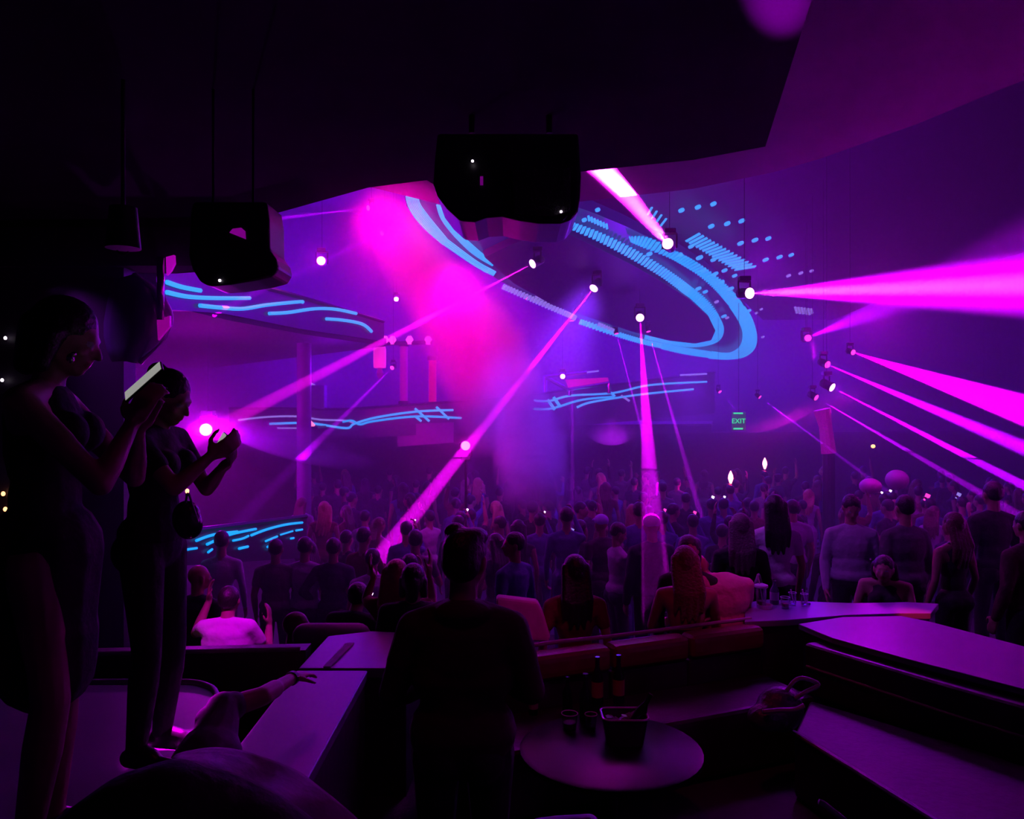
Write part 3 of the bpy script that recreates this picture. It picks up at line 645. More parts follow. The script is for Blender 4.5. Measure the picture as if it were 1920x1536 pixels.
MB().tube([P(301, 482, 7.7), P(301, 600, 7.7)], .035, 10).build('shaft', M_chrome, post, smooth=True)
MB().slab([P(311, 482, 7.75), P(326, 478, 7.75), P(327, 494, 7.75), P(320, 508, 7.75), P(312, 516, 7.75)], (0, .04, 0)).build('lit_leaf', mat('lit_leaf', (.6, .05, .5), .4, emit=(.6, 0, .6), es=.6), post)  # magenta light on this slab is put in as emission
# tiny lights seen left of the guests (candles and lamps on the far left tables)
M_warm = mat('candle_glow', (1, .6, .3), .4, emit=(1, .4, .15), es=3.5)
M_whiteled = mat('tiny_white_led', (1, 1, 1), .4, emit=(1, .85, 1), es=3)
for i, (x, y, w, lb) in enumerate([(10, 634, 0, 'tiny white lamp high on the dark partition at the left edge'), (4, 713, 0, 'tiny white lamp below the higher one on the dark partition'), (33, 887, 0, 'small white lamp beside the tall guest elbow'), (6, 926, 1, 'cluster candle on the left edge, upper one'), (10, 955, 1, 'lone candle on the left edge below the cluster'), (351, 921, 1, 'tiny warm candle right of the second guest waist'), (359, 948, 1, 'lower tiny warm candle right of the second guest hip')]):
    d = 7.95 if x < 300 else 8.95; c = P(x, y, d); t = thing('tiny_lamp', c, lb, 'lamp'); r = (4.5 if w else 3.5) * d / F
    MB().ell(c, (r * .8, r * .8, r)).build('bulb', M_warm if w else M_whiteled, t); MB().lathe([(r, -r * 1.8), (r * .6, -r * .9)], 10, c).build('holder', M_black, t)
    if x > 300: MB().tube([c - Vector((0, 0, r)), (c.x, c.y, 1.80)], .006, 6).build('stem', M_black, t)
# ------------------------------------------------------------------ black fixtures hanging from the soffit
def hung(name, label, cat): return thing(name, P(950, 300, 5.0), label, cat)
sp = thing('hanging_speaker', P(950, 330, 5.0), 'big black loudspeaker box hanging at the top centre in front of the light ring', 'speaker')
pts = [(815, 300), (812, 345), (820, 368), (838, 392), (862, 414), (890, 416), (912, 408), (942, 406), (975, 414), (1010, 419), (1052, 419), (1072, 412), (1084, 396), (1088, 372), (1090, 330), (1085, 250), (820, 250)]
MB().slab([P(x, y, 4.7) for x, y in pts], (0, .55, 0)).build('cabinet', M_head, sp, bevel=.02)
MB().slab([P(x, y, 4.66) for x, y in [(960, 320), (1070, 315), (1070, 395), (1040, 404), (965, 398)]], (0, .035, 0)).build('grille', mat('speaker_grille', (.03, .02, .035), .8, scale=90, bump=.8), sp)
MB().tube([P(885, 250, 4.9), P(885, 205, 4.9)], .02, 8).build('hanger', M_black, sp); MB().tube([P(1030, 250, 4.9), P(1030, 205, 4.9)], .02, 8).build('hanger', M_black, sp)
for x, y in ((886, 302), (1052, 397)):
    MB().ell(P(x, y, 4.655), (.008, .008, .008)).build('status_led', M_whiteled, sp)
MB().tube([P(1056, 412, 4.65), P(1063, 405, 4.65)], .004, 6).build('clip', M_chrome, sp)
MB().box(P(903, 339, 4.68), (.018, .01, .05)).build('lens', mat('reflex_glint', (.3, .05, .3), .2, emit=(.3, 0, .35), es=.35), sp)  # violet reflection put into this small part as emission
hb = thing('hanging_spotlight', P(437, 440, 4.5), 'black hanging spotlight with rounded body at the upper left', 'stage lamp')
c = P(440, 480, 4.6)
MB().slab([P(x, y, 4.45) for x, y in [(357, 395), (362, 378), (500, 378), (505, 412), (506, 470), (518, 486), (522, 502), (512, 518), (480, 526), (430, 534), (392, 537), (374, 528), (360, 505), (353, 478), (355, 440)]], (0, .3, 0)).build('head', M_head, hb, bevel=.02)
MB().slab([P(x, y, 4.44) for x, y in [(430, 436), (436, 429), (452, 427), (459, 433), (460, 448)]], (0, .012, 0)).build('gap_glow_plate', mat('gap_glow', (.35, .1, .35), .4, emit=(.35, 0, .4), es=.5), hb)  # glowing plate stands in for purple haze seen through the yoke gap
MB().ell(P(412, 526, 4.44), (.008, .008, .008)).build('status_led', M_whiteled, hb)
MB().tube([P(400, 380, 4.5), P(400, 165, 4.5)], .008, 8).build('yoke', M_black, hb); MB().tube([P(475, 380, 4.5), P(475, 165, 4.5)], .008, 8).build('yoke', M_black, hb)
sm_ = thing('hanging_spotlight', P(231, 440, 4.3), 'small dark hanging spotlight with shiny rim at the far upper left', 'stage lamp')
MB().lathe([(.07, .22), (.085, .05), (.09, 0)], 20, P(231, 466, 4.3)).build('head', M_head, sm_, smooth='auto')
MB().tube([P(219, 470, 4.22), P(225, 475, 4.22), P(233, 477, 4.22), P(241, 472, 4.22)], .005, 8).build('rim', M_chrome, sm_)
MB().tube([P(231, 400, 4.3), P(231, 150, 4.3)], .012, 8).build('hanger', M_black, sm_)
# ================================================================== FIGURES
def V(*a): return Vector(a)
def pose(**k):
    """joints of a 1.75 m figure facing +y, feet at z = 0"""
    j = dict(head=V(0, .015, 1.635), neck=V(0, -.01, 1.47), chest=V(0, 0, 1.28), belly=V(0, .0, 1.10), hip=V(0, -.005, .95),
             sL=V(-.178, 0, 1.385), sR=V(.178, 0, 1.385), eL=V(-.235, -.02, 1.13), eR=V(.235, -.02, 1.13), wL=V(-.235, .08, .88), wR=V(.235, .08, .88),
             hL=V(-.09, 0, .92), hR=V(.09, 0, .92), kL=V(-.1, .03, .50), kR=V(.1, .03, .50), aL=V(-.1, -.02, .08), aR=V(.1, -.02, .08),
             tL=V(-.12, .14, .03), tR=V(.12, .14, .03), yaw=0, pitch=0, roll=0, fem=0, curl=.35, gL=None, gR=None, nL=None, nR=None, wide=1.0, heels=0)
    for a, b in k.items(): j[a] = V(*b) if isinstance(b, (tuple, list)) else b
    return j
def lean(j, d, dz=0.0, pivot=.95):
    """lean the upper body by moving everything above the pivot"""
    for a in ('head', 'neck', 'chest', 'belly', 'sL', 'sR', 'eL', 'eR', 'wL', 'wR'):
        t = (j[a].z - pivot) / .7; j[a] = j[a] + V(d[0], d[1], dz) * t
    return j
def hand_prims(w, d, n, side, curl, k=1.0, thick=1.0):
    """palm, four bent fingers of unequal length and a thumb from the side of the palm"""
    d = d.normalized(); n = (n - d * n.dot(d)).normalized(); u = d.cross(n).normalized() * side
    out = [('cap', w, w + d * .03 * k, .024 * k, .026 * k, 'skin')]
    for q in (-.026, -.009, .009, .026):
        out.append(('cap', w + d * .03 * k + u * q * .8 * k, w + d * .088 * k + u * q * k, .0145 * k, .0125 * k, 'skin'))
    for q, L in ((-.030, .060), (-.010, .074), (.011, .080), (.031, .070)):
        p = w + d * .090 * k + u * q * k; dd = d.copy(); r = .0088 * k * thick
        for i, f in enumerate((.45, .32, .25)):
            ang = curl * (.6, 1.0, .8)[i]; dd = (dd * math.cos(ang) + n * math.sin(ang)).normalized(); p2 = p + dd * L * f * k * 1.05
            out.append(('cap', p, p2, r * (1 - .08 * i), r * (.95 - .1 * i), 'skin')); p = p2
            n_ = n
    t0 = w + d * .022 * k + u * .026 * k; t1 = t0 + (d * .5 + u * .75 + n * .25).normalized() * .042 * k; t2 = t1 + (d * .85 + u * .25 + n * (.2 + curl * .5)).normalized() * .032 * k; t3 = t2 + (d * .9 - u * .1 + n * (.2 + curl * .6)).normalized() * .024 * k
    out += [('cap', t0, t1, .0145 * k, .0115 * k, 'skin'), ('cap', t1, t2, .0108 * k, .0098 * k, 'skin'), ('cap', t2, t3, .0096 * k, .0080 * k, 'skin')]
    return out
def head_rot(j): return Matrix.Rotation(j['yaw'], 3, 'Z') @ Matrix.Rotation(-j['pitch'], 3, 'X') @ Matrix.Rotation(j['roll'], 3, 'Y')
def body_prims(j, hires):
    f = j['fem']; w = j['wide']; P_ = []; A = P_.append; R = head_rot(j); h = j['head']
    def H(x, y, z): return h + R @ V(x, y, z)
    # head: skull, cheeks, jaw, chin, nose, lips, brow, ears, eye balls
    A(('ell', H(0, -.012, .022), (.074, .094, .088), R, 'skin')); A(('ell', H(0, .022, -.03), (.060, .068, .078), R, 'skin'))
    A(('ell', H(0, .052, -.082), (.033, .032, .026), R, 'skin')); A(('cap', H(-.048, .0, -.055), H(0, .055, -.085), .020, .022, 'skin')); A(('cap', H(.048, .0, -.055), H(0, .055, -.085), .020, .022, 'skin'))
    A(('cap', H(0, .080, .008), H(0, .104, -.028), .010, .0135, 'skin')); A(('cap', H(-.026, .076, .018), H(.026, .076, .018), .013, .013, 'skin'))
    A(('cap', H(-.016, .084, -.052), H(.016, .084, -.052), .008, .008, 'lip')); A(('cap', H(-.013, .082, -.062), H(.013, .082, -.062), .009, .009, 'lip'))
    for s in (-1, 1):
        A(('ell', H(.077 * s, -.008, -.008), (.010, .020, .032), R, 'skin')); A(('ell', H(.030 * s, .074, .0), (.012, .012, .010), R, 'eye')); A(('ell', H(.036 * s, .058, -.03), (.022, .022, .02), R, 'skin'))
    nb = h + R @ V(0, -.02, -.055); A(('cap', j['neck'] + V(0, 0, -.05), nb, .058 - .008 * f, .052 - .008 * f, 'skin'))
    # trunk
    up = (j['neck'] - j['hip']).normalized(); q = V(0, 0, 1).rotation_difference(up).to_matrix()
    ax = (j['sR'] - j['sL']); ax.z = 0; q = Matrix.Rotation(math.atan2(ax.y, ax.x), 3, 'Z') @ q if ax.length > .01 else q
    A(('ell', j['chest'], ((.158 - .02 * f) * w, .108 - .008 * f, .19), q, 'top')); A(('ell', j['chest'] + V(0, -.01, .07), ((.148 - .016 * f) * w, .092, .10), q, 'top'))
    A(('ell', j['belly'], ((.138 - .02 * f) * w, .100 - .01 * f, .16), q, 'top')); A(('ell', j['hip'] + V(0, 0, .0), (.158 * w, .115, .12), q, 'bottom'))
    A(('ell', j['hip'] + V(-.07, -.045, -.03), (.085, .085, .09), None, 'bottom')); A(('ell', j['hip'] + V(.07, -.045, -.03), (.085, .085, .09), None, 'bottom'))
    if f:
        fw = q @ V(0, 1, 0); sd = q @ V(1, 0, 0)
        for s in (-1, 1): A(('ell', j['chest'] + fw * .085 + sd * .068 * s + V(0, 0, .03), (.058, .055, .058), q, 'top'))
    for s in ('L', 'R'):
        sh, el, wr = j['s' + s], j['e' + s], j['w' + s]; sg = -1 if s == 'L' else 1
        A(('cap', j['neck'] + V(0, 0, -.03), sh + V(0, 0, .005), .056, .047 - .005 * f, 'top')); A(('cap', j['chest'] + (sh - j['chest']) * .45, sh, .075, .052 - .006 * f, 'top'))
        m1 = sh + (el - sh) * .52; rf = 1 - .14 * f
        A(('cap', sh, m1, .053 * rf, .049 * rf, 'sleeve')); A(('cap', m1, el, .046 * rf, .039 * rf, 'arm'))
        m2 = el + (wr - el) * .35; A(('cap', el, m2, .039 * rf, .041 * rf, 'fore')); A(('cap', m2, wr, .040 * rf, .026 * rf, 'fore'))
        d = j['g' + s] or (wr - el).normalized(); n = j['n' + s] or V(-sg * .9, .1, .2)
        P_.extend(hand_prims(wr, d, n, sg, j['curl'], 1.0 if hires else 1.05, 1.0 if hires else 1.25))
        hp, kn, an, to = j['h' + s], j['k' + s], j['a' + s], j['t' + s]
        A(('cap', hp, kn, .088, .054, 'leg')); A(('cap', kn, kn + (an - kn) * .35, .054, .056, 'leg2')); A(('cap', kn + (an - kn) * .35, an, .055, .036, 'leg2'))
        A(('cap', an + V(0, -.03, -.03), to, .034, .030, 'shoe')); A(('cap', an, an + (to - an) * .5 + V(0, 0, 0), .036, .034, 'shoe')); A(('cap', to, to + (to - an).normalized() * .06 - V(0, 0, 0), .032, .024, 'shoe'))
        if j['heels']: A(('cap', an + V(0, -.045, -.02), an + V(0, -.05, -.08), .016, .008, 'shoe'))
    return P_
def prim_mesh(prims, grow=0.0):
    mb = MB()
    for p in prims:
        if p[0] == 'cap': mb.cap(p[1], p[2], max(.004, p[3] + grow), max(.004, p[4] + grow))
        else: mb.ell(p[1], tuple(r + grow for r in p[2]), p[3])
    return mb
def fuse(mb, voxel, smooth_n, name):
    """one continuous skin over overlapping closed shapes"""
    me = mb.mesh(name + '_raw', None); o = bpy.data.objects.new(name, me); COL.objects.link(o)
    r = o.modifiers.new('r', 'REMESH'); r.mode = 'VOXEL'; r.voxel_size = voxel
    if smooth_n: s = o.modifiers.new('s', 'SMOOTH'); s.factor = .5; s.iterations = smooth_n
    dg = bpy.context.evaluated_depsgraph_get(); out = bpy.data.meshes.new_from_object(o.evaluated_get(dg)); out.name = name
    bpy.data.objects.remove(o); bpy.data.meshes.remove(me)
    out.polygons.foreach_set('use_smooth', [True] * len(out.polygons))
    return out
def colour(me, prims, mats):
    """give each face the material of the shape it belongs to; mats: key -> material"""
    keys = []; 
    for p in prims:
        if mats[p[-1]] not in keys: keys.append(mats[p[-1]])
    for m in keys: me.materials.append(m)
    n = len(me.polygons); c = np.empty(n * 3); me.polygons.foreach_get('center', c); c = c.reshape(-1, 3)
    best = np.full(n, 1e9); idx = np.zeros(n, dtype=np.int32)
    for p in prims:
        if p[0] == 'cap':
            a = np.array(p[1]); b = np.array(p[2]); t = b - a; L = max((t * t).sum(), 1e-9); u = np.clip(((c - a) @ t) / L, 0, 1)
            dd = np.linalg.norm(c - a - u[:, None] * t, axis=1) - (p[3] + (p[4] - p[3]) * u)
        else:
            q = c - np.array(p[1])
            if p[3] is not None: q = q @ np.array(p[3])
            r = np.array(p[2]); k = np.linalg.norm(q / r, axis=1); dd = (k - 1) * r.min()
        m = dd < best; best[m] = dd[m]; idx[m] = keys.index(mats[p[-1]])
    me.polygons.foreach_set('material_index', idx)
def hair_prims(j, kind):
    R = head_rot(j); h = j['head']
    def H(x, y, z): return h + R @ V(x, y, z)
    o = []
    if kind == 'bald': return o
    o.append(('ell', H(0, -.022, .036), (.083, .098, .088), R, 'hair')); o.append(('ell', H(0, -.045, .0), (.078, .075, .085), R, 'hair'))
    if kind == 'short': return o[:1] + [('ell', H(0, -.045, .01), (.077, .07, .07), R, 'hair')]
    if kind == 'quiff': o += [('ell', H(-.045, -.01, .105), (.042, .05, .034), R, 'hair'), ('ell', H(.03, .0, .09), (.05, .08, .035), R, 'hair')]
    if kind == 'bun': o += [('ell', H(0, -.10, .075), (.045, .045, .045), R, 'hair'), ('cap', H(0, -.07, .05), H(0, -.1, .07), .04, .03, 'hair')]
    if kind == 'bob': o += [('cap', H(-.07, -.02, .0), H(-.075, -.02, -.10), .032, .026, 'hair'), ('cap', H(.07, -.02, .0), H(.075, -.02, -.10), .032, .026, 'hair'), ('cap', H(0, -.08, 0), H(0, -.075, -.11), .06, .04, 'hair')]
    if kind in ('long', 'wavy'):
        bk = j['neck'] + V(0, -.09, -.02)
        for x in (-.07, -.035, 0, .035, .07):
            mid_ = H(x * 1.05, -.075, -.05); e = V(j['chest'].x + x * 1.35 + (.02 * math.sin(x * 90) if kind == 'wavy' else 0), j['chest'].y - .105 + abs(x) * .2, j['chest'].z + .03 - (.06 if abs(x) < .04 else 0))
            o += [('cap', H(x, -.05, .03), mid_, .036, .038, 'hair'), ('cap', mid_, V((mid_.x + e.x) / 2 + (.015 if kind == 'wavy' else 0), bk.y, (mid_.z + e.z) / 2), .036, .034, 'hair'), ('cap', V((mid_.x + e.x) / 2 + (.015 if kind == 'wavy' else 0), bk.y, (mid_.z + e.z) / 2), e, .034, .014, 'hair')]
    if kind == 'cap':
        o = [('ell', H(0, -.012, .045), (.086, .102, .080), R, 'hair'), ('cap', H(-.04, .09, .045), H(.04, .09, .045), .012, .012, 'hair'), ('cap', H(-.03, .14, .035), H(.03, .14, .035), .01, .01, 'hair'), ('cap', H(0, .09, .045), H(0, .14, .037), .02, .02, 'hair')]
    return o
SKIN = mat('skin', (.30, .16, .12), .5, noise=.1); SKIN2 = mat('skin_deep', (.14, .07, .05), .5, noise=.1); LIP = mat('lips', (.28, .06, .07), .4, noise=.1); EYEM = mat('eyes', (.35, .33, .35), .2, noise=.1)
H_DARK = mat('hair_dark', (.012, .009, .010), .45, scale=60, noise=.5, bump=.3); H_BLOND = mat('hair_blonde', (.38, .22, .10), .45, scale=60, noise=.4, bump=.4); H_BROWN = mat('hair_brown', (.09, .04, .025), .45, scale=60, noise=.4, bump=.4)
def cloth(name, col, rough=.85, bump=.5, scale=14): return mat(name, col, rough, scale=scale, noise=.12, bump=bump)
C_BLACK = cloth('cloth_black', (.010, .009, .012)); C_NAVY = cloth('cloth_navy', (.015, .015, .035)); C_GREY = cloth('cloth_grey', (.10, .10, .11)); C_WHITE = cloth('cloth_white', (.62, .60, .64))
C_PALE = cloth('cloth_pale', (.36, .34, .42)); C_RED = cloth('cloth_dark_red', (.12, .012, .02)); C_PINK = cloth('cloth_pink', (.55, .22, .32)); C_BLUE = cloth('cloth_blue', (.07, .09, .25)); C_WINE = cloth('cloth_wine', (.05, .01, .02)); C_SHOE = mat('shoe_leather', (.02, .018, .02), .35)
def clothing_sets(j, top, bottom):
    """which body shapes each garment covers, by tag"""
    T = {'tee': ('top', 'sleeve'), 'long': ('top', 'sleeve', 'arm', 'fore'), 'tank': ('top',), 'strapless': ('top',), 'jacket': ('top', 'sleeve', 'arm', 'fore')}[top]
    B = {'trousers': ('bottom', 'leg', 'leg2'), 'shorts': ('bottom', 'leg'), 'skirt': ('bottom',), 'none': ()}[bottom]
    return T, B
def person(name_label, j, base, rz, h, top, topm, bottom, botm, hair, hairm=None, skin=None, voxel=.012, group=None, hires=False, grow=.008, shoe=None, extra=None, bare_back=False, parts=True, sx=1.0):
    """one continuous body mesh, with hair and garments as its children"""
    skin = skin or SKIN; prims = body_prims(j, hires); hp = hair_prims(j, hair); T, B = clothing_sets(j, top, bottom)
    sc = h / 1.75
    if parts:
        mats = dict(skin=skin, top=skin, sleeve=skin, arm=skin, fore=skin, bottom=skin, leg=skin, leg2=skin, shoe=skin, lip=LIP, eye=EYEM)
    else:
        mats = dict(skin=skin, top=topm, sleeve=topm if 'sleeve' in T else skin, arm=topm if 'arm' in T else skin, fore=topm if 'fore' in T else skin,
                    bottom=botm if B else topm, leg=botm if 'leg' in B else skin, leg2=botm if 'leg2' in B else skin, shoe=C_SHOE, lip=LIP, eye=EYEM)
    me = fuse(prim_mesh(prims), voxel, 2, 'body'); colour(me, prims, mats)
    o = bpy.data.objects.new('person', me); COL.objects.link(o); o.location = base; o.rotation_euler = (0, 0, rz); o.scale = (sc * sx, sc * sx, sc)
    tag(o, name_label, 'person', group)
    def child(nm, pr, gr, m, vx=voxel, sm=2, label=None):
        if not pr: return
        me2 = fuse(prim_mesh(pr, gr), vx, sm, nm); me2.materials.append(m)
        c = bpy.data.objects.new(nm, me2); COL.objects.link(c); c.parent = o
        if label: c['label'] = label
        return c
    child('hair' if hair != 'cap' else 'cap', hp, 0.0, hairm or H_DARK, min(voxel, .010), 1)
    if parts:
        tp = [p for p in prims if p[-1] in T]
        if top == 'strapless': tp = [p for p in tp if p[0] == 'ell']
        if top in ('tank',): tp = [p for p in tp if not (p[0] == 'cap' and (p[2] - j['sL']).length < .02 or p[0] == 'cap' and (p[2] - j['sR']).length < .02)] + [('cap', j['neck'] + V(s * .06, 0, -.03), j['chest'] + V(s * .1, .0, .1), .03, .05, 'top') for s in (-1, 1)]
        if bare_back: tp = [p for p in tp if p[0] == 'ell'][2:]
        if bottom in ('none',): tp += [p for p in prims if p[-1] == 'bottom']
        g2 = grow * (1.8 if top == 'jacket' else 1.0)
        tp2 = [(p[0], p[1], p[2], p[3] + g2, p[4] + g2, p[5]) if p[0] == 'cap' else (p[0], p[1], tuple(r + g2 for r in p[2]), p[3], p[4]) for p in tp]
        if top in ('tee', 'long', 'jacket'): tp2.append(('ell', j['hip'] + V(0, 0, .05), (.166 * j['wide'] + g2, .122 + g2, .10), None, 'top'))
        if extra: tp2 += extra
        child({'tee': 'shirt', 'long': 'shirt', 'tank': 'top', 'strapless': 'dress', 'jacket': 'jacket'}[top], tp2, 0, topm)
        if B: child({'trousers': 'trousers', 'shorts': 'shorts', 'skirt': 'skirt'}[bottom], [p for p in prims if p[-1] in B] + ([('cap', j['hip'], j['hip'] + V(0, 0, -.22), .15, .19, 'b')] if bottom == 'skirt' else []), grow * .8, botm)
        child('shoes', [p for p in prims if p[-1] == 'shoe'], .006, shoe or C_SHOE)
    return o
# ================================================================== BOOTHS, LEDGES, TABLES
M_leather = mat('booth_leather', (.028, .012, .024), .45, scale=20, bump=.15)
M_redlit_leather = mat('booth_leather_red_lit', (.16, .015, .03), .4, scale=20, bump=.15)  # red of the light on the banquette is put into this leather
M_ledge = mat('ledge_laminate', (.16, .10, .20), .38, scale=3)
M_counter = mat('counter_laminate', (.20, .16, .30), .3, scale=3)
def xy(x, y, z): d = F * (EYE - z) / (y - 768); return ((x - 960) * d / F, d)
# left ledge the two guests stand on
lg = thing('booth_ledge', V(-2.0, 3.3, .95), 'magenta lit flat ledge under the feet of the two phone users', 'ledge')
MB().prism([(-3.1, 1.9), (-1.42, 1.9), (-1.40, 3.4), (-1.50, 4.1), (-1.62, 4.36), (-3.1, 4.36)], 1.66, 1.7).build('top', M_ledge, lg, bevel=.008)
MB().prism([(-3.1, 1.95), (-1.47, 1.95), (-1.45, 3.4), (-1.56, 4.05), (-1.7, 4.3), (-3.1, 4.3)], .95, 1.66).build('body', M_leather, lg)
MB().tube(catmull([(-3.05, 4.36, 1.7), (-1.95, 4.40, 1.7), (-1.66, 4.34, 1.7), (-1.52, 4.12, 1.69), (-1.42, 3.7, 1.68), (-1.405, 3.3, 1.67), (-1.42, 2.9, 1.66)], 5), .02, 8).build('piping', mat('piping_pale', (.30, .22, .34), .4), lg, smooth=True)
light('SPOT', P(430, 1150, 4.0) + V(0, 0, .9), 1000, (.95, 0, .95), size=.03, target=P(350, 1375, 3.55), ang=19, blend=.8)
# dark partition behind it
pt = thing('booth_partition', V(-1.9, 4.95, .95), 'dark reddish booth partition with a thin pale rim behind the outstretched arm', 'partition')
MB().prism([(-3.4, 4.75), (-1.27, 4.92), (-1.27, 5.06), (-3.4, 4.9)], .95, 1.72).build('panel', M_leather, pt)
MB().tube([(-3.4, 4.74, 1.73), (-1.3, 4.91, 1.73)], .014, 8).build('rim', mat('rim_pale', (.25, .16, .24), .4), pt)
# centre-left ledge in two modules
for nm, poly, lb in (('front', [(-1.21, 2.75), (-.83, 2.75), (-.83, 4.60), (-1.24, 4.60)], 'mauve flat booth ledge right of the outstretched arm, nearer module'),
                     ('rear', [(-1.24, 4.635), (-.60, 4.635), (-.56, 5.35), (-.95, 5.42), (-1.22, 5.30)], 'mauve booth ledge beyond the seam, further module left of the dark-jacketed man')):
    c = V(sum(p[0] for p in poly) / len(poly), sum(p[1] for p in poly) / len(poly), .95); t = thing('booth_ledge', c, lb, 'ledge')
    MB().prism(poly, 1.64, 1.70).build('top', M_ledge, t, bevel=.012)
    MB().prism([(c.x + (p[0] - c.x) * .95, c.y + (p[1] - c.y) * .97) for p in poly], .95, 1.64).build('body', M_leather, t)
cu = thing('seat_cushion', P(640, 1200, 5.35), 'rounded mauve cushion top beyond the mauve ledge', 'cushion')
g = MB(); g.cap(V(-1.42, 5.5, 1.64), V(-1.06, 5.5, 1.64), .09, .09, 16); g.build('cushion', mat('cushion_mauve', (.20, .09, .18), .6), cu, smooth=True); MB().box((-1.24, 5.5, 1.3), (.46, .14, .6)).build('back', M_leather, cu, bevel=.03)
nap = MB().prism([xy(606, 1251, 1.705)[:2], xy(648, 1207, 1.705)[:2], xy(664, 1206, 1.705)[:2], xy(620, 1251, 1.705)[:2]], 1.7015, 1.709).build('napkin', C_PALE); tag(nap, 'thin pale folded strip lying on the mauve ledge', 'napkin')
# red lit banquette right of centre with its roll top
A0, A1 = V(-.45, 4.80, 1.7), V(1.72, 5.72, 1.7)
bq = thing('banquette', V(.6, 5.2, .95), 'long red lit leather banquette with a rolled top edge behind the drinks table', 'banquette')
dv = (A1 - A0).normalized(); nv_ = V(dv.y, -dv.x, 0)     # nv_ points to the viewer
def bar_along(a, b, off0, off1, z0, z1): return MB().prism([(a + nv_ * off0).to_tuple()[:2], (b + nv_ * off0).to_tuple()[:2], (b + nv_ * off1).to_tuple()[:2], (a + nv_ * off1).to_tuple()[:2]], z0, z1)
L_ = (A1 - A0).length
for k, (u0, u1) in enumerate(((0, .48), (.485, .735), (.74, 1.0))):
    a = A0 + dv * L_ * u0; b = A0 + dv * L_ * u1
    m_ = bar_along(a, b, -.02, .14, 1.52, 1.68); m_.build('roll_top', M_redlit_leather, bq, bevel=.05)
    bar_along(a, b, -.02, .10, 1.0, 1.515).build('back_panel', M_leather, bq, bevel=.02)
MB().tube([A0 - nv_ * .02, A0 + dv * L_ * .35 - nv_ * .03 + V(0, 0, .005), A0 + dv * L_ * .5 - nv_ * .02, A1 - nv_ * .02], .014, 8).build('piping', mat('rim_pale', (.3, .2, .3), .4), bq)
bar_along(A0, A1, .10, .62, .97, 1.35).build('seat', M_leather, bq, bevel=.04)
# ledge and counter at the right
rl = thing('booth_ledge', V(2.6, 5.0, .95), 'broad purple lit ledge running to the right edge of the picture', 'ledge')
poly = [xy(1497, 1170, 1.7), xy(1560, 1196, 1.7), xy(1700, 1235, 1.7), xy(1920, 1292, 1.7), (4.2, 3.2), (5.4, 3.0), xy(1920, 1212, 1.7), xy(1745, 1166, 1.7), xy(1690, 1155, 1.7), xy(1580, 1157, 1.7)]
MB().prism(poly, 1.66, 1.70).build('top', M_ledge, rl, bevel=.006)
inset = [(p[0] + (2.9 - p[0]) * .03, p[1] + (4.9 - p[1]) * .03) for p in poly]
MB().prism(inset, .95, 1.66).build('body', M_leather, rl)
ct = thing('counter', V(2.2, 6.0, .6), 'blue-violet lit curved counter top carrying the drinks', 'counter')
poly = [xy(1396, 1166, 1.7), xy(1480, 1162, 1.7), xy(1590, 1153, 1.7), xy(1690, 1150, 1.7), xy(1745, 1150, 1.7), xy(1760, 1132, 1.7), xy(1700, 1129, 1.7), xy(1600, 1131, 1.7), xy(1520, 1128, 1.7), xy(1440, 1124, 1.7), xy(1398, 1130, 1.7)]
MB().prism(poly, 1.655, 1.70).build('top', M_counter, ct, bevel=.006)
MB().prism([(p[0] + (2.3 - p[0]) * .08, p[1] + (6.0 - p[1]) * .08) for p in poly], .6, 1.655).build('body', M_leather, ct)
light('SPOT', V(1.3, 5.9, 4.2), 40, (.12, .06, 1), size=.1, target=V(1.95, 5.9, 1.7), ang=26, blend=.9)
light('SPOT', V(2.9, 7.3, 3.6), 210, (.45, 0, 1), size=.2, target=V(2.7, 5.1, 1.7), ang=50, blend=.9)
light('SPOT', P(1712, 1120, 5.6) + V(0, 0, .5), 45, (1, .02, .1), size=.03, target=V(*xy(1716, 1150, 1.7), 1.7), ang=24, blend=.7)  # hidden red spot added for the red patch on the ledge
# right sofa
sf = thing('corner_sofa', V(2.1, 4.3, .95), 'dark corner sofa with pale piped seat edge at the lower right', 'sofa')
MB().prism([xy(1490, 1372, 1.35), xy(1600, 1440, 1.35), xy(1760, 1540, 1.35), (1.98, 2.6), (3.5, 2.4), (3.1, 3.6), (2.45, 4.45), (1.9, 5.1)], .97, 1.35).build('seat', mat('seat_leather_shaded', (.012, .006, .012), .6, scale=20, bump=.15), sf, bevel=.03)  # darker leather copy puts the shade on the seat into its colour
MB().prism([(1.95, 5.35), (2.45, 4.55), (3.3, 3.3), (3.45, 3.4), (2.6, 4.65), (2.1, 5.42)], 1.3, 1.64).build('backrest', M_leather, sf, bevel=.03)
e_ = [V(*xy(1490, 1372, 1.345), 1.345), V(*xy(1600, 1440, 1.345), 1.345), V(*xy(1760, 1540, 1.345), 1.345)]
MB().tube([p + V(-.01, -.01, 0) for p in e_], .014, 8).build('piping', mat('piping_pale', (.30, .22, .34), .4), sf)
MB().tube([V(1.95, 5.3, 1.5), V(2.42, 4.5, 1.5), V(3.25, 3.25, 1.5)], .008, 6).build('seam', mat('seam_red', (.2, .03, .08), .5), sf)
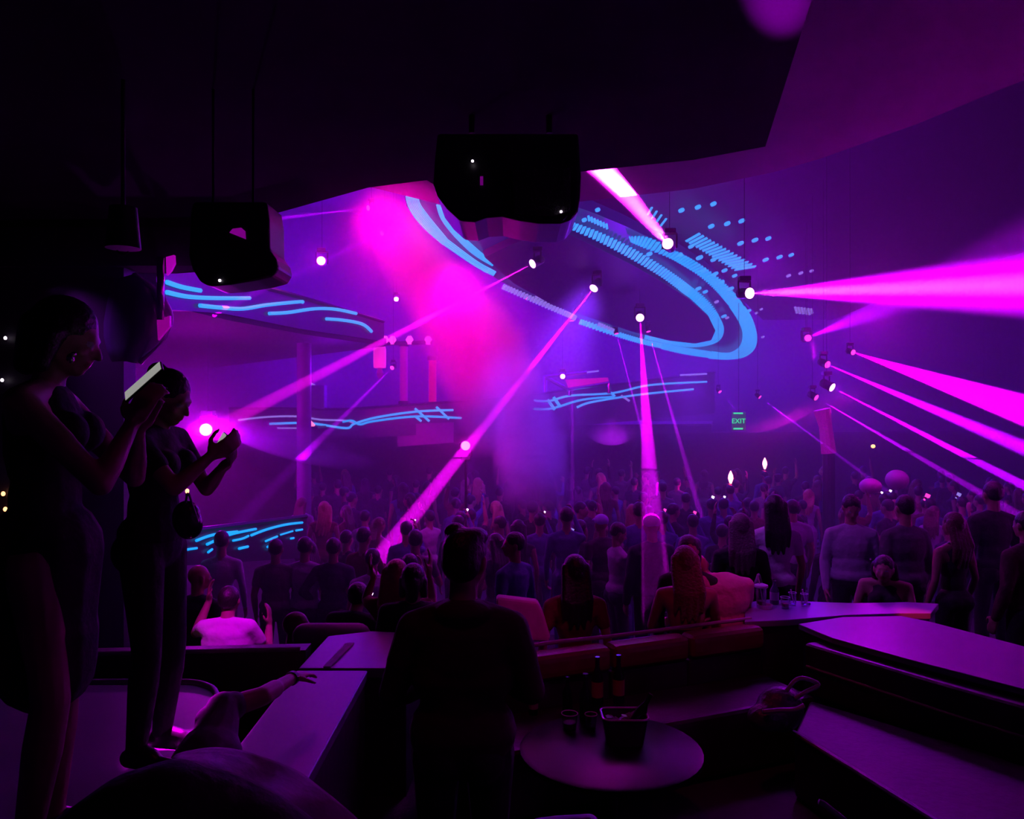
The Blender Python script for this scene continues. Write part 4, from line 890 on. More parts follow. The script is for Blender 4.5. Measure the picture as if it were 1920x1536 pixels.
# crumpled scarf / bag on the corner of the sofa
sc_ = thing('handbag', P(1465, 1320, 4.55), 'dark slouchy handbag with pale looped handles on the sofa corner', 'handbag')
b_ = MB(); b_.ell(P(1462, 1330, 4.6), (.14, .10, .13)); b_.ell(P(1440, 1345, 4.55), (.12, .09, .08))
bm_ = fuse(b_, .012, 2, 'bag'); bm_.materials.append(mat('bag_leather', (.05, .03, .07), .4, scale=12, bump=.8)); bo = bpy.data.objects.new('bag_body', bm_); COL.objects.link(bo); bo.parent = sc_; bo.location = -sc_.location
MB().tube(catmull([P(1475, 1296, 4.5), P(1490, 1277, 4.5), P(1508, 1272, 4.5), P(1535, 1284, 4.5), P(1510, 1298, 4.45), P(1490, 1310, 4.45)], 5), .012, 8).build('handle', mat('handle_pale', (.25, .18, .3), .4), sc_, smooth=True)
MB().tube(catmull([P(1430, 1335, 4.45), P(1460, 1332, 4.45), P(1490, 1331, 4.45), P(1508, 1323, 4.45)], 5), .014, 8).build('handle', mat('handle_pale', (.25, .18, .3), .4), sc_, smooth=True)
# low table with bucket, glasses, bottles
tb = thing('cocktail_table', V(.62, 4.2, .95), 'round dark glossy cocktail table in front of the red lit banquette', 'table')
MB().lathe([(.46, 1.38 - .0), (.48, 1.385), (.48, 1.41), (.46, 1.42)], 40, (.52, 4.22, 0)).build('tabletop', mat('table_gloss', (.004, .003, .006), .4, spec=.25), tb, smooth='auto')
MB().lathe([(.045, .98), (.04, 1.1), (.04, 1.385)], 16, (.52, 4.22, 0)).build('pedestal', M_black, tb, smooth='auto')
MB().lathe([(.24, .95), (.24, .965), (.05, .985)], 24, (.52, 4.22, 0)).build('foot', M_black, tb, smooth='auto')
TZ = 1.42
GL = clear_mat('clear_glass', (.92, .88, .95)); PL = clear_mat('clear_plastic', (.85, .8, .9), .2, .45)
bk = thing('ice_bucket', V(.60, 4.25, TZ), 'clear square ice bucket with bright rim and ice on the cocktail table', 'ice bucket')
def rrect(cx, cy, hx, hy, r, n=5):
    out = []
    for sx, sy, a0 in ((1, 1, 0), (-1, 1, 90), (-1, -1, 180), (1, -1, 270)):
        for k in range(n + 1):
            a = math.radians(a0 + 90 * k / n); out.append((cx + sx * (hx - r) + r * math.cos(a), cy + sy * (hy - r) + r * math.sin(a)))
    return out
bc = V(.60, 4.28, 0)
r_in = rrect(bc.x, bc.y, .12, .09, .04); lo = [(bc.x + (x - bc.x) * .8, bc.y + (y - bc.y) * .8) for x, y in r_in]
w_ = MB(); n_ = len(lo); w_.add([(x, y, TZ + .005) for x, y in lo] + [(x, y, TZ + .15) for x, y in r_in], [tuple(range(n_))[::-1]] + [(i, (i + 1) % n_, n_ + (i + 1) % n_, n_ + i) for i in range(n_)])
w_.build('wall', mat('bucket_dark', (.05, .03, .06), .2), bk, smooth='auto')
MB().tube([(x, y, TZ + .15) for x, y in r_in] + [(r_in[0][0], r_in[0][1], TZ + .15)], .006, 8).build('rim', mat('bright_rim', (.7, .65, .8), .25, metal=.5), bk)
random.seed(3)
ice = mat('ice', (.35, .25, .55), .15, trans=.3)
for k in range(26):
    cx = bc.x + random.uniform(-.085, .085); cy = bc.y + random.uniform(-.06, .06)
    if abs(cx - bc.x - .035) < .02 and abs(cy - bc.y) < .05: continue
    MB().box((cx, cy, TZ + .105 + random.uniform(0, .02)), (.03, .03, .028), Matrix.Rotation(random.random() * 3, 3, V(random.random(), random.random(), 1).normalized())).build('ice_cube', ice, bk, bevel=.003)
bot0 = MB().lathe([(.03, 0), (.032, .01), (.032, .12), (.013, .17), (.012, .22), (.014, .225)], 16, (bc.x + .035, bc.y, TZ + .06), Matrix.Rotation(.5, 3, 'Y')).build('bottle', mat('bottle_dark', (.01, .01, .015), .15), smooth='auto'); tag(bot0, 'dark bottle lying in the ice of the bucket', 'bottle')
def glass(p, h, r, label, m=None, liquid=None, name='glass', cat='glass'):
    t = thing(name, p, label, cat)
    MB().lathe([(r * .8, 0), (r * .85, .01), (r, h), (r * .94, h), (r * .78, .014)], 20, p).build('wall', m or GL, t, smooth='auto')
    if liquid: MB().lathe([(r * .74, .014), (r * .82, h * .45)], 16, p).build('drink', liquid, t)
    MB().tube([p + V(math.cos(a) * r, math.sin(a) * r, h) for a in [2 * math.pi * k / 20 for k in range(21)]], .0025, 6).build('rim', mat('glass_rim', (.7, .65, .8), .2), t)
    return t
def bottle(p, h, r, label, m, capm=None, lab=None, tilt=0):
    t = thing('bottle', p, label, 'bottle')
    MB().lathe([(r * .9, 0), (r, .01), (r, h * .58), (r * .4, h * .78), (r * .36, h * .95)], 20, p).build('body', m, t, smooth='auto')
    MB().lathe([(r * .42, h * .94), (r * .44, h)], 14, p).build('cap', capm or M_chrome, t)
    if lab: MB().lathe([(r * 1.02, h * .18), (r * 1.02, h * .5)], 20, p).build('label_band', lab, t)
    return t
M_bd = mat('bottle_dark', (.01, .01, .015), .15)
def on_t(x, y): q = xy(x, y, TZ); return V(q[0], q[1], TZ)
glass(on_t(1068, 1368), .09, .045, 'wide tumbler standing left of the ice bucket', liquid=mat('drink_pale', (.3, .25, .4), .2))
glass(on_t(1108, 1366), .08, .034, 'small tumbler touching the ice bucket')
bottle(on_t(1098, 1352), .27, .035, 'slim dark bottle between the tumblers and the bucket', M_bd)
bottle(on_t(1064, 1340), .22, .03, 'small dark bottle behind the wide tumbler', M_bd)
bottle(on_t(1120, 1322), .29, .035, 'dark bottle with reddish glints behind the ice bucket', M_bd, lab=mat('label_red', (.3, .05, .06), .5))
bottle(on_t(1160, 1318), .29, .035, 'dark bottle behind the ice bucket, rightmost of the back pair', M_bd, lab=mat('label_red', (.3, .05, .06), .5))
bottle(on_t(1000, 1340), .21, .028, 'leftmost dark bottle beside the standing man elbow', M_bd, lab=mat('label_pale', (.35, .3, .3), .5))
# drinks on the counter
def on_c(x, y): q = xy(x, y, 1.7); return V(q[0], q[1], 1.7)
p = on_c(1427, 1139); cup = thing('takeaway_cup', p, 'clear plastic cup with wide lid and straw on the blue-violet counter', 'cup')
MB().lathe([(.032, .0), (.034, .005), (.042, .15), (.040, .15), (.031, .008)], 20, p).build('wall', PL, cup, smooth='auto')
MB().lathe([(.030, .006), (.033, .05)], 18, p).build('drink', mat('drink_red', (.3, .04, .1), .3), cup)
MB().lathe([(.046, .15), (.052, .158), (.050, .17), (.03, .178)], 22, p).build('lid', mat('lid_plastic', (.45, .4, .6), .3), cup, smooth='auto')
MB().tube([p + V(.012, 0, .03), p + V(-.008, 0, .17), p + V(-.03, 0, .25)], .0045, 8).build('straw', mat('straw_pale', (.6, .5, .6), .4), cup)
MB().lathe([(.05, .001), (.055, .03), (.052, .03), (.047, .005)], 20, p + V(.02, -.03, 0)).build('saucer', mat('lid_plastic', (.45, .4, .6), .3), cup)
bottle(on_c(1452, 1133), .19, .034, 'squat rounded bottle just right of the cup with the straw', mat('bottle_violet', (.08, .03, .12), .15), lab=mat('label_violet', (.25, .1, .35), .4))
glass(on_c(1472, 1141), .085, .034, 'short glass with dark drink in the middle of the counter row', liquid=mat('drink_red', (.3, .04, .1), .3))
glass(on_c(1486, 1136), .10, .03, 'tall glass with bright pink edge in the counter row')
glass(on_c(1508, 1137), .095, .028, 'rightmost narrow glass with bright pink edge on the counter')
for x, y, lb in ((1507, 1134, 'left of two tiny ice lumps right of the narrow glass'), (1517, 1134, 'right of two tiny ice lumps right of the narrow glass')):
    c = on_c(x, y); t_ = MB().box(c + V(0, 0, .008), (.016, .016, .016), Matrix.Rotation(.5, 3, 'Z')).build('ice_lump', ice, bevel=.003); tag(t_, lb, 'ice')
for x, dx in ((1486, .0), (1508, .0)):
    c = on_c(x, 1136)
    st_ = MB().tube([c + V(.01, .0, .02), c + V(-.014, 0, .125)], .005, 8).build('stirrer', mat('pink_straw', (.8, .35, .7), .35)); tag(st_, 'bright pink straw standing in the ' + ('tall glass of the counter row' if x == 1486 else 'rightmost narrow glass on the counter'), 'straw')
# pale cloth-covered chair right of the central man
ch = thing('lounge_chair', V(.08, 5.9, .6), 'pale cloth covered chair back right of the dark-jacketed man', 'chair')
MB().slab([P(962, 1124, 5.5), P(1008, 1129, 5.5), P(1018, 1150, 5.5), P(1032, 1196, 5.5), P(1030, 1206, 5.5), P(1004, 1204, 5.5), P(960, 1210, 5.5), P(930, 1212, 5.5), P(930, 1120, 5.5)], (0, .12, 0)).build('backrest', mat('chair_cloth', (.5, .32, .42), .8, bump=.3), ch, bevel=.03)
for x in (-.1, .2):
    for y in (5.55, 5.95): MB().tube([(x, y, .6), (x, y, 1.4)], .02, 8).build('leg', M_black, ch)
MB().box((.05, 5.75, 1.25), (.42, .5, .1)).build('seat', mat('chair_cloth', (.5, .32, .42), .8), ch, bevel=.03)
light('SPOT', V(1.1, 4.3, 3.5), 26, (.9, 0, .6), size=.05, target=P(992, 1165, 5.5), ang=18, blend=.8)  # unseen magenta spot added to brighten the chair back
# warm lit sign edge on the far left table, seen between the legs
wt = thing('lit_menu', P(320, 1190, 6.0), 'small warm orange lit menu panel between the standing guest and the dark seated one', 'menu light')
MB().slab([P(310, 1187, 6.0), P(334, 1177, 6.0), P(336, 1188, 6.0), P(309, 1200, 6.0)], (0, .03, 0)).build('panel', mat('menu_glow', (1, .6, .3), .5, emit=(1, .38, .14), es=.9), wt); MB().tube([P(322, 1196, 6.02), P(322, 1196, 6.02) - V(0, 0, 1.035)], .015, 6).build('stand', M_black, wt)
# foreground coat and bag at the lower left
jk = []
rows = [[(350, 1422), (395, 1415), (440, 1418), (500, 1432), (560, 1462), (610, 1500), (650, 1532), (690, 1575)], [(330, 1428), (390, 1432), (440, 1440), (495, 1462), (540, 1490), (590, 1520), (630, 1550), (670, 1600)],
        [(320, 1440), (380, 1452), (430, 1468), (480, 1492), (520, 1512), (560, 1545), (600, 1580), (640, 1640)], [(300, 1480), (370, 1500), (420, 1520), (470, 1540), (510, 1560), (540, 1590), (580, 1640), (600, 1700)]]
zz = [2.35, 2.25, 2.15, 2.05]
for i, r in enumerate(rows): jk.append([P(x, y, zz[i] + .035 * math.sin(k * 2.1 + i * 1.3) + .02 * math.sin(k * 3.7 + i)) for k, (x, y) in enumerate(r)])
g2 = [catmull(r, 4) for r in jk]; g3 = [list(c) for c in zip(*[catmull(list(c), 4) for c in zip(*g2)])]
jo = MB().sheet(g3, .02).build('jacket', mat('jacket_mauve', (.16, .09, .19), .7, scale=10, bump=.6), smooth=True); tag(jo, 'rumpled mauve jacket lying along the black sofa back at the bottom left', 'jacket')
fs = thing('sofa', V(-.9, 1.7, .95), 'black rounded sofa back filling the bottom left corner', 'sofa')
sp_ = [P(100, 1560, 1.9), P(180, 1500, 1.9), P(250, 1450, 1.9), P(320, 1428, 1.92), P(400, 1450, 1.95), P(470, 1485, 1.95), P(520, 1520, 1.95), P(540, 1580, 1.95)]
b4 = MB()
for a, b in zip(sp_, sp_[1:]): b4.cap(a - V(0, 0, .12), b - V(0, 0, .12), .12, .12, 14)
for a in sp_: b4.cap(a - V(0, 0, .12), V(a.x, a.y, 1.2), .12, .12, 12)
m4 = fuse(b4, .02, 4, 'back'); m4.materials.append(cloth('sofa_black', (.010, .008, .012))); o4 = bpy.data.objects.new('back', m4); COL.objects.link(o4); o4.parent = fs; o4.location = -fs.location
MB().prism([(-1.35, 1.3), (-.4, 1.3), (-.4, 2.0), (-1.35, 2.0)], .95, 1.35).build('seat', cloth('sofa_black', (.010, .008, .012)), fs, bevel=.05)
# pale strap at the bottom edge right, pale rail at the bottom centre
s1 = MB().tube(catmull([P(1536, 1504, 1.6), P(1545, 1508, 1.6), P(1560, 1520, 1.6), P(1590, 1545, 1.6), P(1640, 1600, 1.6)], 4), .006, 8).build('strap', mat('strap_pale', (.55, .28, .45), .5), smooth=True); tag(s1, 'thin pale pink strap entering at the bottom edge right of centre', 'strap')
s2 = MB().slab([P(1000, 1532, 1.7), P(1040, 1527, 1.7), P(1108, 1523, 1.7), P(1120, 1530, 1.7), P(1130, 1560, 1.7), P(990, 1560, 1.7)], (0, -.03, 0)).build('tray', mat('tray_pale', (.2, .12, .22), .4), bevel=.01); tag(s2, 'mauve tray edge just showing at the bottom centre', 'tray')
# ================================================================== THE GUESTS IN FRONT
random.seed(11)
def at(x, y, d, z): q = P(x, y, d); return V(q.x, q.y, z)
# tall guest at the far left, phone raised, facing right
j = pose(fem=1, heels=1, yaw=.1, pitch=.35, curl=.8, head=(.0, .06, 1.60), neck=(0, .0, 1.46),
         sL=(-.165, 0, 1.39), sR=(.165, -.01, 1.40), eR=(.21, .22, 1.165), wR=(.09, .27, 1.335), gR=(-.02, .10, .20), nR=(-.6, .3, .2),
         eL=(-.205, .2, 1.15), wL=(-.03, .255, 1.315), gL=(.06, .10, .2), nL=(.6, .3, .2), kR=(.10, .05, .52), kL=(-.10, .01, .52))
g1 = person('tall woman at the left edge in a black strapless dress raising a phone', j, V(P(86, 0, 2.6).x, 2.6, 1.735), -math.pi / 2 + .18, 1.86, 'strapless', C_BLACK, 'none', C_BLACK, 'bob', voxel=.0085, hires=True,
            extra=[('cap', V(0, 0, .95), V(0, -.01, .70), .165, .15, 'top'), ('cap', V(0, 0, .70), V(0, 0, .60), .15, .145, 'top')])
def phone(c, face, up, w, h, label, es=.32, col=(.9, .9, .85)):
    """a phone held up: body and lit screen"""
    face = face.normalized(); up = (up - face * up.dot(face)).normalized(); s = up.cross(face)
    R = Matrix((s, face, up)).transposed(); t = thing('phone', c, label, 'phone')
    MB().box(c, (w, .008, h), R).build('body', M_head, t, bevel=.003)
    m = mat('phone_screen', (.1, .1, .1), .3, emit=col, es=es, noise=0)
    MB().box(c + face * .0052, (w * .92, .0015, h * .95), R).build('screen', m, t)
    return t
phone(P(270, 716, 2.50), V(-.62, -.65, .74), V(.74, .1, .66), .075, .150, 'tilted phone with pale lit screen held up by the tall woman at the left')
ear = MB(); ear.ell(P(132, 672, 2.5), (.012, .012, .016)); ear.ell(P(138, 664, 2.5), (.008, .008, .008)); t = ear.build('earring', M_chrome); tag(t, 'shiny earring beside the jaw of the tall woman', 'earring')
# second guest on the ledge, head in profile, phone low
j = pose(fem=1, yaw=-.05, pitch=.45, curl=.8, head=(0, .075, 1.585), neck=(0, .015, 1.445), chest=(0, .01, 1.27), sL=(-.16, .02, 1.40), sR=(.16, .02, 1.40),
         eR=(.18, .20, 1.21), wR=(.075, .30, 1.335), gR=(-.03, .16, .10), nR=(-.6, .1, .5), eL=(-.18, .15, 1.17), wL=(-.06, .29, 1.28), gL=(.10, .14, .08), nL=(.5, -.1, .6))
g2 = person('woman with hair in a bun standing on the ledge looking down at her phone', j, V(P(288, 0, 3.4).x, 3.4, 1.71), -math.pi / 2 - .12, 1.70, 'tee', C_BLACK, 'trousers', C_BLACK, 'bun', voxel=.0085, hires=True)
phone(P(413, 833, 3.34), V(-.75, -.6, .45), V(.35, 0, .9), .06, .10, 'phone with pinkish white screen held low by the woman with the bun', es=.6, col=(1, .62, .72))
hbg = thing('handbag', P(350, 985, 3.35), 'dark shiny handbag hanging at the hip of the woman with the bun', 'handbag')
b_ = MB(); b_.ell(P(350, 972, 3.3), (.06, .05, .075)); b_.ell(P(354, 985, 3.3), (.058, .045, .06)); mm = fuse(b_, .01, 2, 'bag'); mm.materials.append(mat('bag_shiny', (.02, .015, .03), .2, scale=20, bump=.4)); bo = bpy.data.objects.new('bag_body', mm); COL.objects.link(bo); bo.parent = hbg; bo.location = -hbg.location
MB().tube(catmull([P(346, 960, 3.28), P(352, 925, 3.28), P(362, 950, 3.28), P(372, 980, 3.28)], 4), .005, 8).build('chain', M_chrome, hbg)
# big man in the centre, seen from behind
j = pose(wide=1.08, yaw=-.35, pitch=.1, head=(.01, .02, 1.63), sL=(-.18, 0, 1.38), sR=(.18, 0, 1.38), eL=(-.265, .02, 1.13), eR=(.255, .02, 1.14), wL=(-.14, .23, 1.10), wR=(.14, .24, 1.12), gL=(.6, .6, .1), gR=(-.6, .6, .1), nL=(0, -.5, -.5), nR=(0, -.5, -.5), curl=.9, hL=(-.1, 0, .92), hR=(.1, 0, .92))
man = person('broad man in a dark jacket standing in the centre with his back turned', j, V(P(868, 0, 3.05).x, 3.05, .955), .0, 1.79, 'jacket', C_WINE, 'trousers', C_BLACK, 'quiff', voxel=.0095, hires=True, extra=[('ell', V(0, -.04, 1.45), (.11, .08, .05), None, 'top'), ('cap', V(-.06, 0, 1.0), V(.06, 0, 1.0), .14, .14, 'top'), ('cap', V(-.07, 0, 1.2), V(.07, 0, 1.2), .12, .12, 'top')])
# bent-over guest whose arm stretches along the ledge
B0 = V(P(405, 0, 3.55).x, 3.5, 0)
def free_person(label, prims, clothes, hairp=None, hairm=None, skin=SKIN, voxel=.01, smooth=2):
    me = fuse(prim_mesh(prims), voxel, smooth, 'body'); me.materials.append(skin); c = sum((p[1] for p in prims), V(0, 0, 0)) / len(prims)
    me.transform(Matrix.Translation(-c)); o = bpy.data.objects.new('person', me); COL.objects.link(o); o.location = c; tag(o, label, 'person')
    for nm, pr, m in clothes + ([('hair', hairp, hairm or H_DARK)] if hairp else []):
        m2 = fuse(prim_mesh(pr), voxel, smooth, nm); m2.materials.append(m); m2.transform(Matrix.Translation(-c)); k = bpy.data.objects.new(nm, m2); COL.objects.link(k); k.parent = o
    return o
sh = P(418, 1330, 3.5); el = P(492, 1306, 3.62); wr = P(548, 1272, 3.9)
hip_ = P(330, 1520, 3.25); chs = P(392, 1420, 3.35); hd = P(372, 1510, 3.0)
pr = [('cap', sh, el, .052, .044, 's'), ('cap', el, el + (wr - el) * .4, .044, .042, 's'), ('cap', el, wr, .040, .028, 's'), ('cap', chs, sh, .10, .06, 's'), ('cap', hip_, chs, .12, .12, 's'), ('cap', chs, hd, .07, .06, 's'), ('ell', hd, (.08, .09, .11), None, 's'),
      ('cap', hip_, hip_ + V(-.1, .3, -.25), .09, .06, 's'), ('cap', hip_ + V(.12, 0, 0), hip_ + V(.1, .3, -.25), .09, .06, 's')]
pr += hand_prims(wr, (P(575, 1262, 4.0) - wr), V(0, .1, -1), -1, .35)
arm_p = free_person('person in a mauve t-shirt bending down, bare arm stretched along the mauve ledge', pr,
            [('shirt', [('cap', sh, sh + (el - sh) * .25, .066, .064, 't'), ('cap', chs, sh, .115, .075, 't'), ('cap', hip_, chs, .135, .135, 't'), ('cap', P(400, 1400, 3.4), P(392, 1350, 3.45), .07, .06, 't')], mat('tee_mauve', (.10, .06, .13), .8, scale=8, bump=.4))],
            [('ell', hd + V(0, -.02, -.03), (.09, .1, .11), None, 'h')], H_DARK, voxel=.0085)
wt_ = MB().tube([wr + (wr - el).normalized() * -.012, wr + (wr - el).normalized() * .012], .034, 20).build('watch', mat('watch_dark', (.03, .02, .03), .25, metal=.6)); tag(wt_, 'dark wristwatch on the outstretched arm', 'watch')

# ------------------------------------------------------------------ the nearer rows, each person apart
Z1 = .60
def seated(**k):
    q = dict(head=(0, .04, 1.20), neck=(0, .0, 1.03), chest=(0, 0, .84), belly=(0, 0, .66), hip=(0, 0, .52), sL=(-.175, 0, .98), sR=(.175, 0, .98), eL=(-.24, .1, .72), eR=(.24, .1, .72), wL=(-.14, .32, .68), wR=(.14, .32, .68),
             hL=(-.09, .03, .50), hR=(.09, .03, .50), kL=(-.12, .44, .50), kR=(.12, .44, .50), aL=(-.12, .42, .09), aR=(.12, .42, .09), tL=(-.13, .56, .03), tR=(.13, .56, .03)); q.update(k); return pose(**q)
FIX = []
def put(label, jj, x, d, ytop, h, *a, z=None, rz=0.0, **k):
    """stand or seat a person so that the head top shows at pixel row ytop"""
    sc = h / 1.75; top = (jj['head'].z + .11) * sc; seat_ = jj['hip'].z < .7
    if not seat_:                         # stand on the tier that is there
        for fl in (0.0, .3, .45, .6):
            d2 = (EYE - fl - top) * F / (ytop - 768); x2 = (x - 960) * d2 / F
            real = .6 if (x2 > 1.2 and d2 <= 8.0) else .45 if d2 < 6.9 else .3 if (x2 > -.3 and d2 < 10.3) else 0.0
            if abs(real - fl) < .01 and abs(d2 - d) < 2.6: FIX.append((abs(d2 - d), d2))
        if FIX: d = min(FIX)[1]
        FIX.clear()
    zz = EYE + (768 - ytop) * d / F - top
    if seat_:
        X = (x - 960) * d / F; fl = .6 if (X > 1.2 and d <= 8.0) else .45 if d < 6.9 else 0.0
        if z is None: s_ = thing('bar_stool', V(X, d, fl), 'black stool under the ' + ' '.join(label.replace(',', '').split()[:9]), 'stool'); MB().lathe([(.15, zz + .36 * sc - .02), (.16, zz + .38 * sc), (.15, zz + .40 * sc)], 16, (X, d, 0)).build('seat', C_BLACK, s_); MB().lathe([(.025, fl + .02), (.025, zz + .38 * sc)], 10, (X, d, 0)).build('post', M_black, s_); MB().lathe([(.17, fl), (.17, fl + .02)], 16, (X, d, 0)).build('foot', M_black, s_)
    return person(label, jj, V((x - 960) * d / F, d, zz), rz, h, *a, **k)
# white t-shirt man, magenta lit, left
put('man in a white t-shirt lit magenta from behind, seated at the left, hands raised', seated(wide=1.25, head=(.0, .07, 1.17), eL=(-.28, .12, .90), wL=(-.20, .20, 1.14), gL=(0, .1, 1), eR=(.29, .12, .74), wR=(.26, .28, .92), gR=(0, .1, 1)),
    425, 6.3, 1104, 1.75, 'tee', C_WHITE, 'trousers', C_NAVY, 'short', rz=.05)
light('SPOT', V(P(480, 0, 6).x, 5.25, 3.3), 200, (.85, 0, 1), size=.1, target=P(435, 1180, 6.3), ang=26, blend=.8)
put('bald man in black clothes with red lit head at the left behind the white t-shirt', pose(yaw=-.5), 372, 7.4, 1060, 1.80, 'jacket', C_BLACK, 'trousers', C_BLACK, 'bald', skin=mat('skin_red_lit', (.35, .10, .10), .4), rz=-.3)  # red light on his head is put into the skin colour
put('bald man in dark clothes seated just beyond the partition, only his head well seen', seated(yaw=-.9, head=(.03, .03, 1.20)), 546, 5.75, 1148, 1.75, 'jacket', C_NAVY, 'trousers', C_BLACK, 'bald', skin=SKIN2, rz=-.2)
put('person in a dim mauve t-shirt standing left of the brighter one, back turned', pose(wide=1.1), 517, 8.9, 1012, 1.74, 'tee', C_GREY, 'trousers', C_BLACK, 'short', rz=.1)
put('person in a lighter purple lit t-shirt standing with back turned, arm on hip', pose(wide=1.15, eR=(.32, -.08, 1.15), wR=(.2, .08, .98)), 572, 8.6, 1008, 1.76, 'tee', C_PALE, 'trousers', C_BLACK, 'short', rz=-.15)
put('person in dark clothes right beside the lighter purple t-shirt, elbow out', pose(eL=(-.33, -.05, 1.16), wL=(-.18, .08, 1.0)), 625, 8.4, 1010, 1.76, 'long', C_NAVY, 'trousers', C_BLACK, 'short')
put('person in a pale shirt caught in the broad violet beam left of the blonde woman', pose(wide=1.0), 698, 8.2, 1030, 1.74, 'tee', C_PALE, 'trousers', C_NAVY, 'short', rz=.3)
put('person in black seated low left of the blonde woman', seated(head=(0, .1, 1.16)), 662, 6.6, 1098, 1.78, 'jacket', C_BLACK, 'trousers', C_BLACK, 'short', rz=-.3)
put('blonde woman in a red lit top with hands raised, left of the broad man', seated(fem=1, eL=(-.25, .08, 1.0), wL=(-.20, .12, 1.16), gL=(-.3, .2, .8), eR=(.25, .12, .98), wR=(.22, .14, 1.20), gR=(.1, .3, 1), curl=.3), 742, 5.9, 1052, 1.74, 'tee', C_RED, 'trousers', C_BLACK, 'long', H_BLOND, rz=-.1)  # red light on her top is put into the cloth colour
put('person with round dark hair between the blonde woman and the broad man', seated(), 774, 5.6, 1060, 1.75, 'jacket', C_BLACK, 'trousers', C_BLACK, 'bob')
put('person raising a pink lit forearm behind the blonde woman', pose(eR=(.25, .15, 1.25), wR=(.20, .22, 1.52), gR=(-.1, .1, 1)), 768, 7.2, 1040, 1.72, 'tee', C_BLACK, 'trousers', C_BLACK, 'short', rz=.4)
light('SPOT', V(-.7, 7.9, 3.5), 30, (1, 0, .45), size=.05, target=P(745, 1060, 6.2), ang=26, blend=.8)
put('man with red lit face in a blue jacket turning left, right of the broad man', pose(yaw=.9, wide=1.05), 964, 8.2, 1000, 1.76, 'long', C_BLUE, 'trousers', C_BLACK, 'short', skin=mat('skin_red_lit', (.35, .10, .10), .4), rz=.9)  # red light on his face is put into the skin colour
put('woman in a dark red dress with long dark hair, back turned, centre', pose(fem=1), 1078, 6.5, 1042, 1.72, 'tee', C_RED, 'skirt', C_RED, 'long', rz=.1)
put('woman in a white top facing right holding a small phone, centre right', pose(fem=1, yaw=-.2, pitch=.4, eR=(.19, .10, 1.15), wR=(.08, .30, 1.28), gR=(0, .1, .2), eL=(-.19, .10, 1.13), wL=(-.05, .28, 1.22)), 1158, 7.8, 982, 1.66, 'long', C_PALE, 'trousers', C_NAVY, 'short', rz=-math.pi / 2 + .3)
put('man in a dark jacket wearing a cap lit hot pink by the steep beam', pose(wide=1.15), 1222, 8.4, 966, 1.82, 'jacket', C_NAVY, 'trousers', C_BLACK, 'cap', mat('cap_pale', (.5, .35, .5), .7), rz=.2)
put('woman in a pale blue cap beside the dark-jacketed cap wearer', pose(fem=1), 1128, 9.6, 966, 1.68, 'tee', C_BLACK, 'trousers', C_BLACK, 'cap', mat('cap_blue', (.45, .5, .8), .7), rz=.5)
put('person with long pale hair and dark clothes right of the couple', pose(fem=1), 1388, 7.6, 964, 1.72, 'long', C_BLACK, 'trousers', C_BLACK, 'long', mat('hair_ash', (.14, .08, .10), .5, scale=60, bump=.4), rz=-.1)
put('woman with wavy reddish hair and bare back, seated on the banquette', seated(fem=1, head=(-.01, .03, 1.21)), 1287, 5.75, 1026, 1.74, 'tank', C_BLACK, 'skirt', C_BLACK, 'wavy', mat('hair_red', (.16, .05, .05), .45, scale=60, noise=.4, bump=.5), bare_back=True, rz=-.05)
put('person with black hair facing the red-haired woman', pose(fem=1, yaw=.2), 1292, 6.1, 1006, 1.66, 'jacket', C_BLACK, 'trousers', C_BLACK, 'bob', rz=2.9)
put('man in a pink shirt slouching on the banquette, head leaning left', seated(wide=1.35, head=(-.15, .12, 1.06), neck=(-.06, .02, 1.0), roll=-.4, sL=(-.18, 0, .97), sR=(.19, 0, .93)), 1356, 5.95, 1040, 1.72, 'tee', C_PINK, 'trousers', C_BLACK, 'bald', skin=mat('skin_red_lit', (.35, .10, .10), .4), rz=.2)
light('SPOT', V(2.0, 5.0, 3.9), 40, (1, 0, .45), size=.05, target=P(1350, 1120, 5.95), ang=26, blend=.8)
put('person in a white t-shirt with long black hair, behind the cup with the straw', pose(fem=1, wide=1.15), 1452, 7.0, 929, 1.74, 'tee', C_WHITE, 'trousers', C_BLACK, 'long', rz=.0)
put('person in a pale blue lit shirt behind the long black hair', pose(wide=1.1), 1486, 9.0, 938, 1.76, 'tee', C_PALE, 'trousers', C_BLACK, 'short')
put('man in an open white shirt facing the camera behind the counter', pose(wide=1.2, pitch=.4), 1596, 7.4, 930, 1.78, 'long', C_PALE, 'trousers', C_BLACK, 'short', rz=math.pi - .2)
put('big man in a dim mauve shirt right of the white shirt', pose(wide=1.3), 1697, 7.0, 930, 1.80, 'long', C_GREY, 'trousers', C_BLACK, 'short', rz=.2)
put('woman with dark wavy hair in a black top at the right behind the counter', pose(fem=1), 1788, 7.0, 962, 1.68, 'tank', C_BLACK, 'trousers', C_BLACK, 'wavy', H_BROWN, rz=.3)
put('tall person in black near the right edge, head against the beams', pose(), 1862, 7.4, 905, 1.88, 'jacket', C_BLACK, 'trousers', C_BLACK, 'short', rz=.1)
put('person in black cut by the right edge of the picture', pose(wide=1.1), 1925, 5.9, 960, 1.76, 'jacket', C_WINE, 'trousers', C_BLACK, 'short', rz=.3)
put('seated person in a dark dress leaning low between the counter and the white t-shirt', seated(fem=1, head=(0, .12, 1.14)), 1660, 6.8, 1040, 1.70, 'tank', C_BLACK, 'skirt', C_BLACK, 'long', rz=2.6)

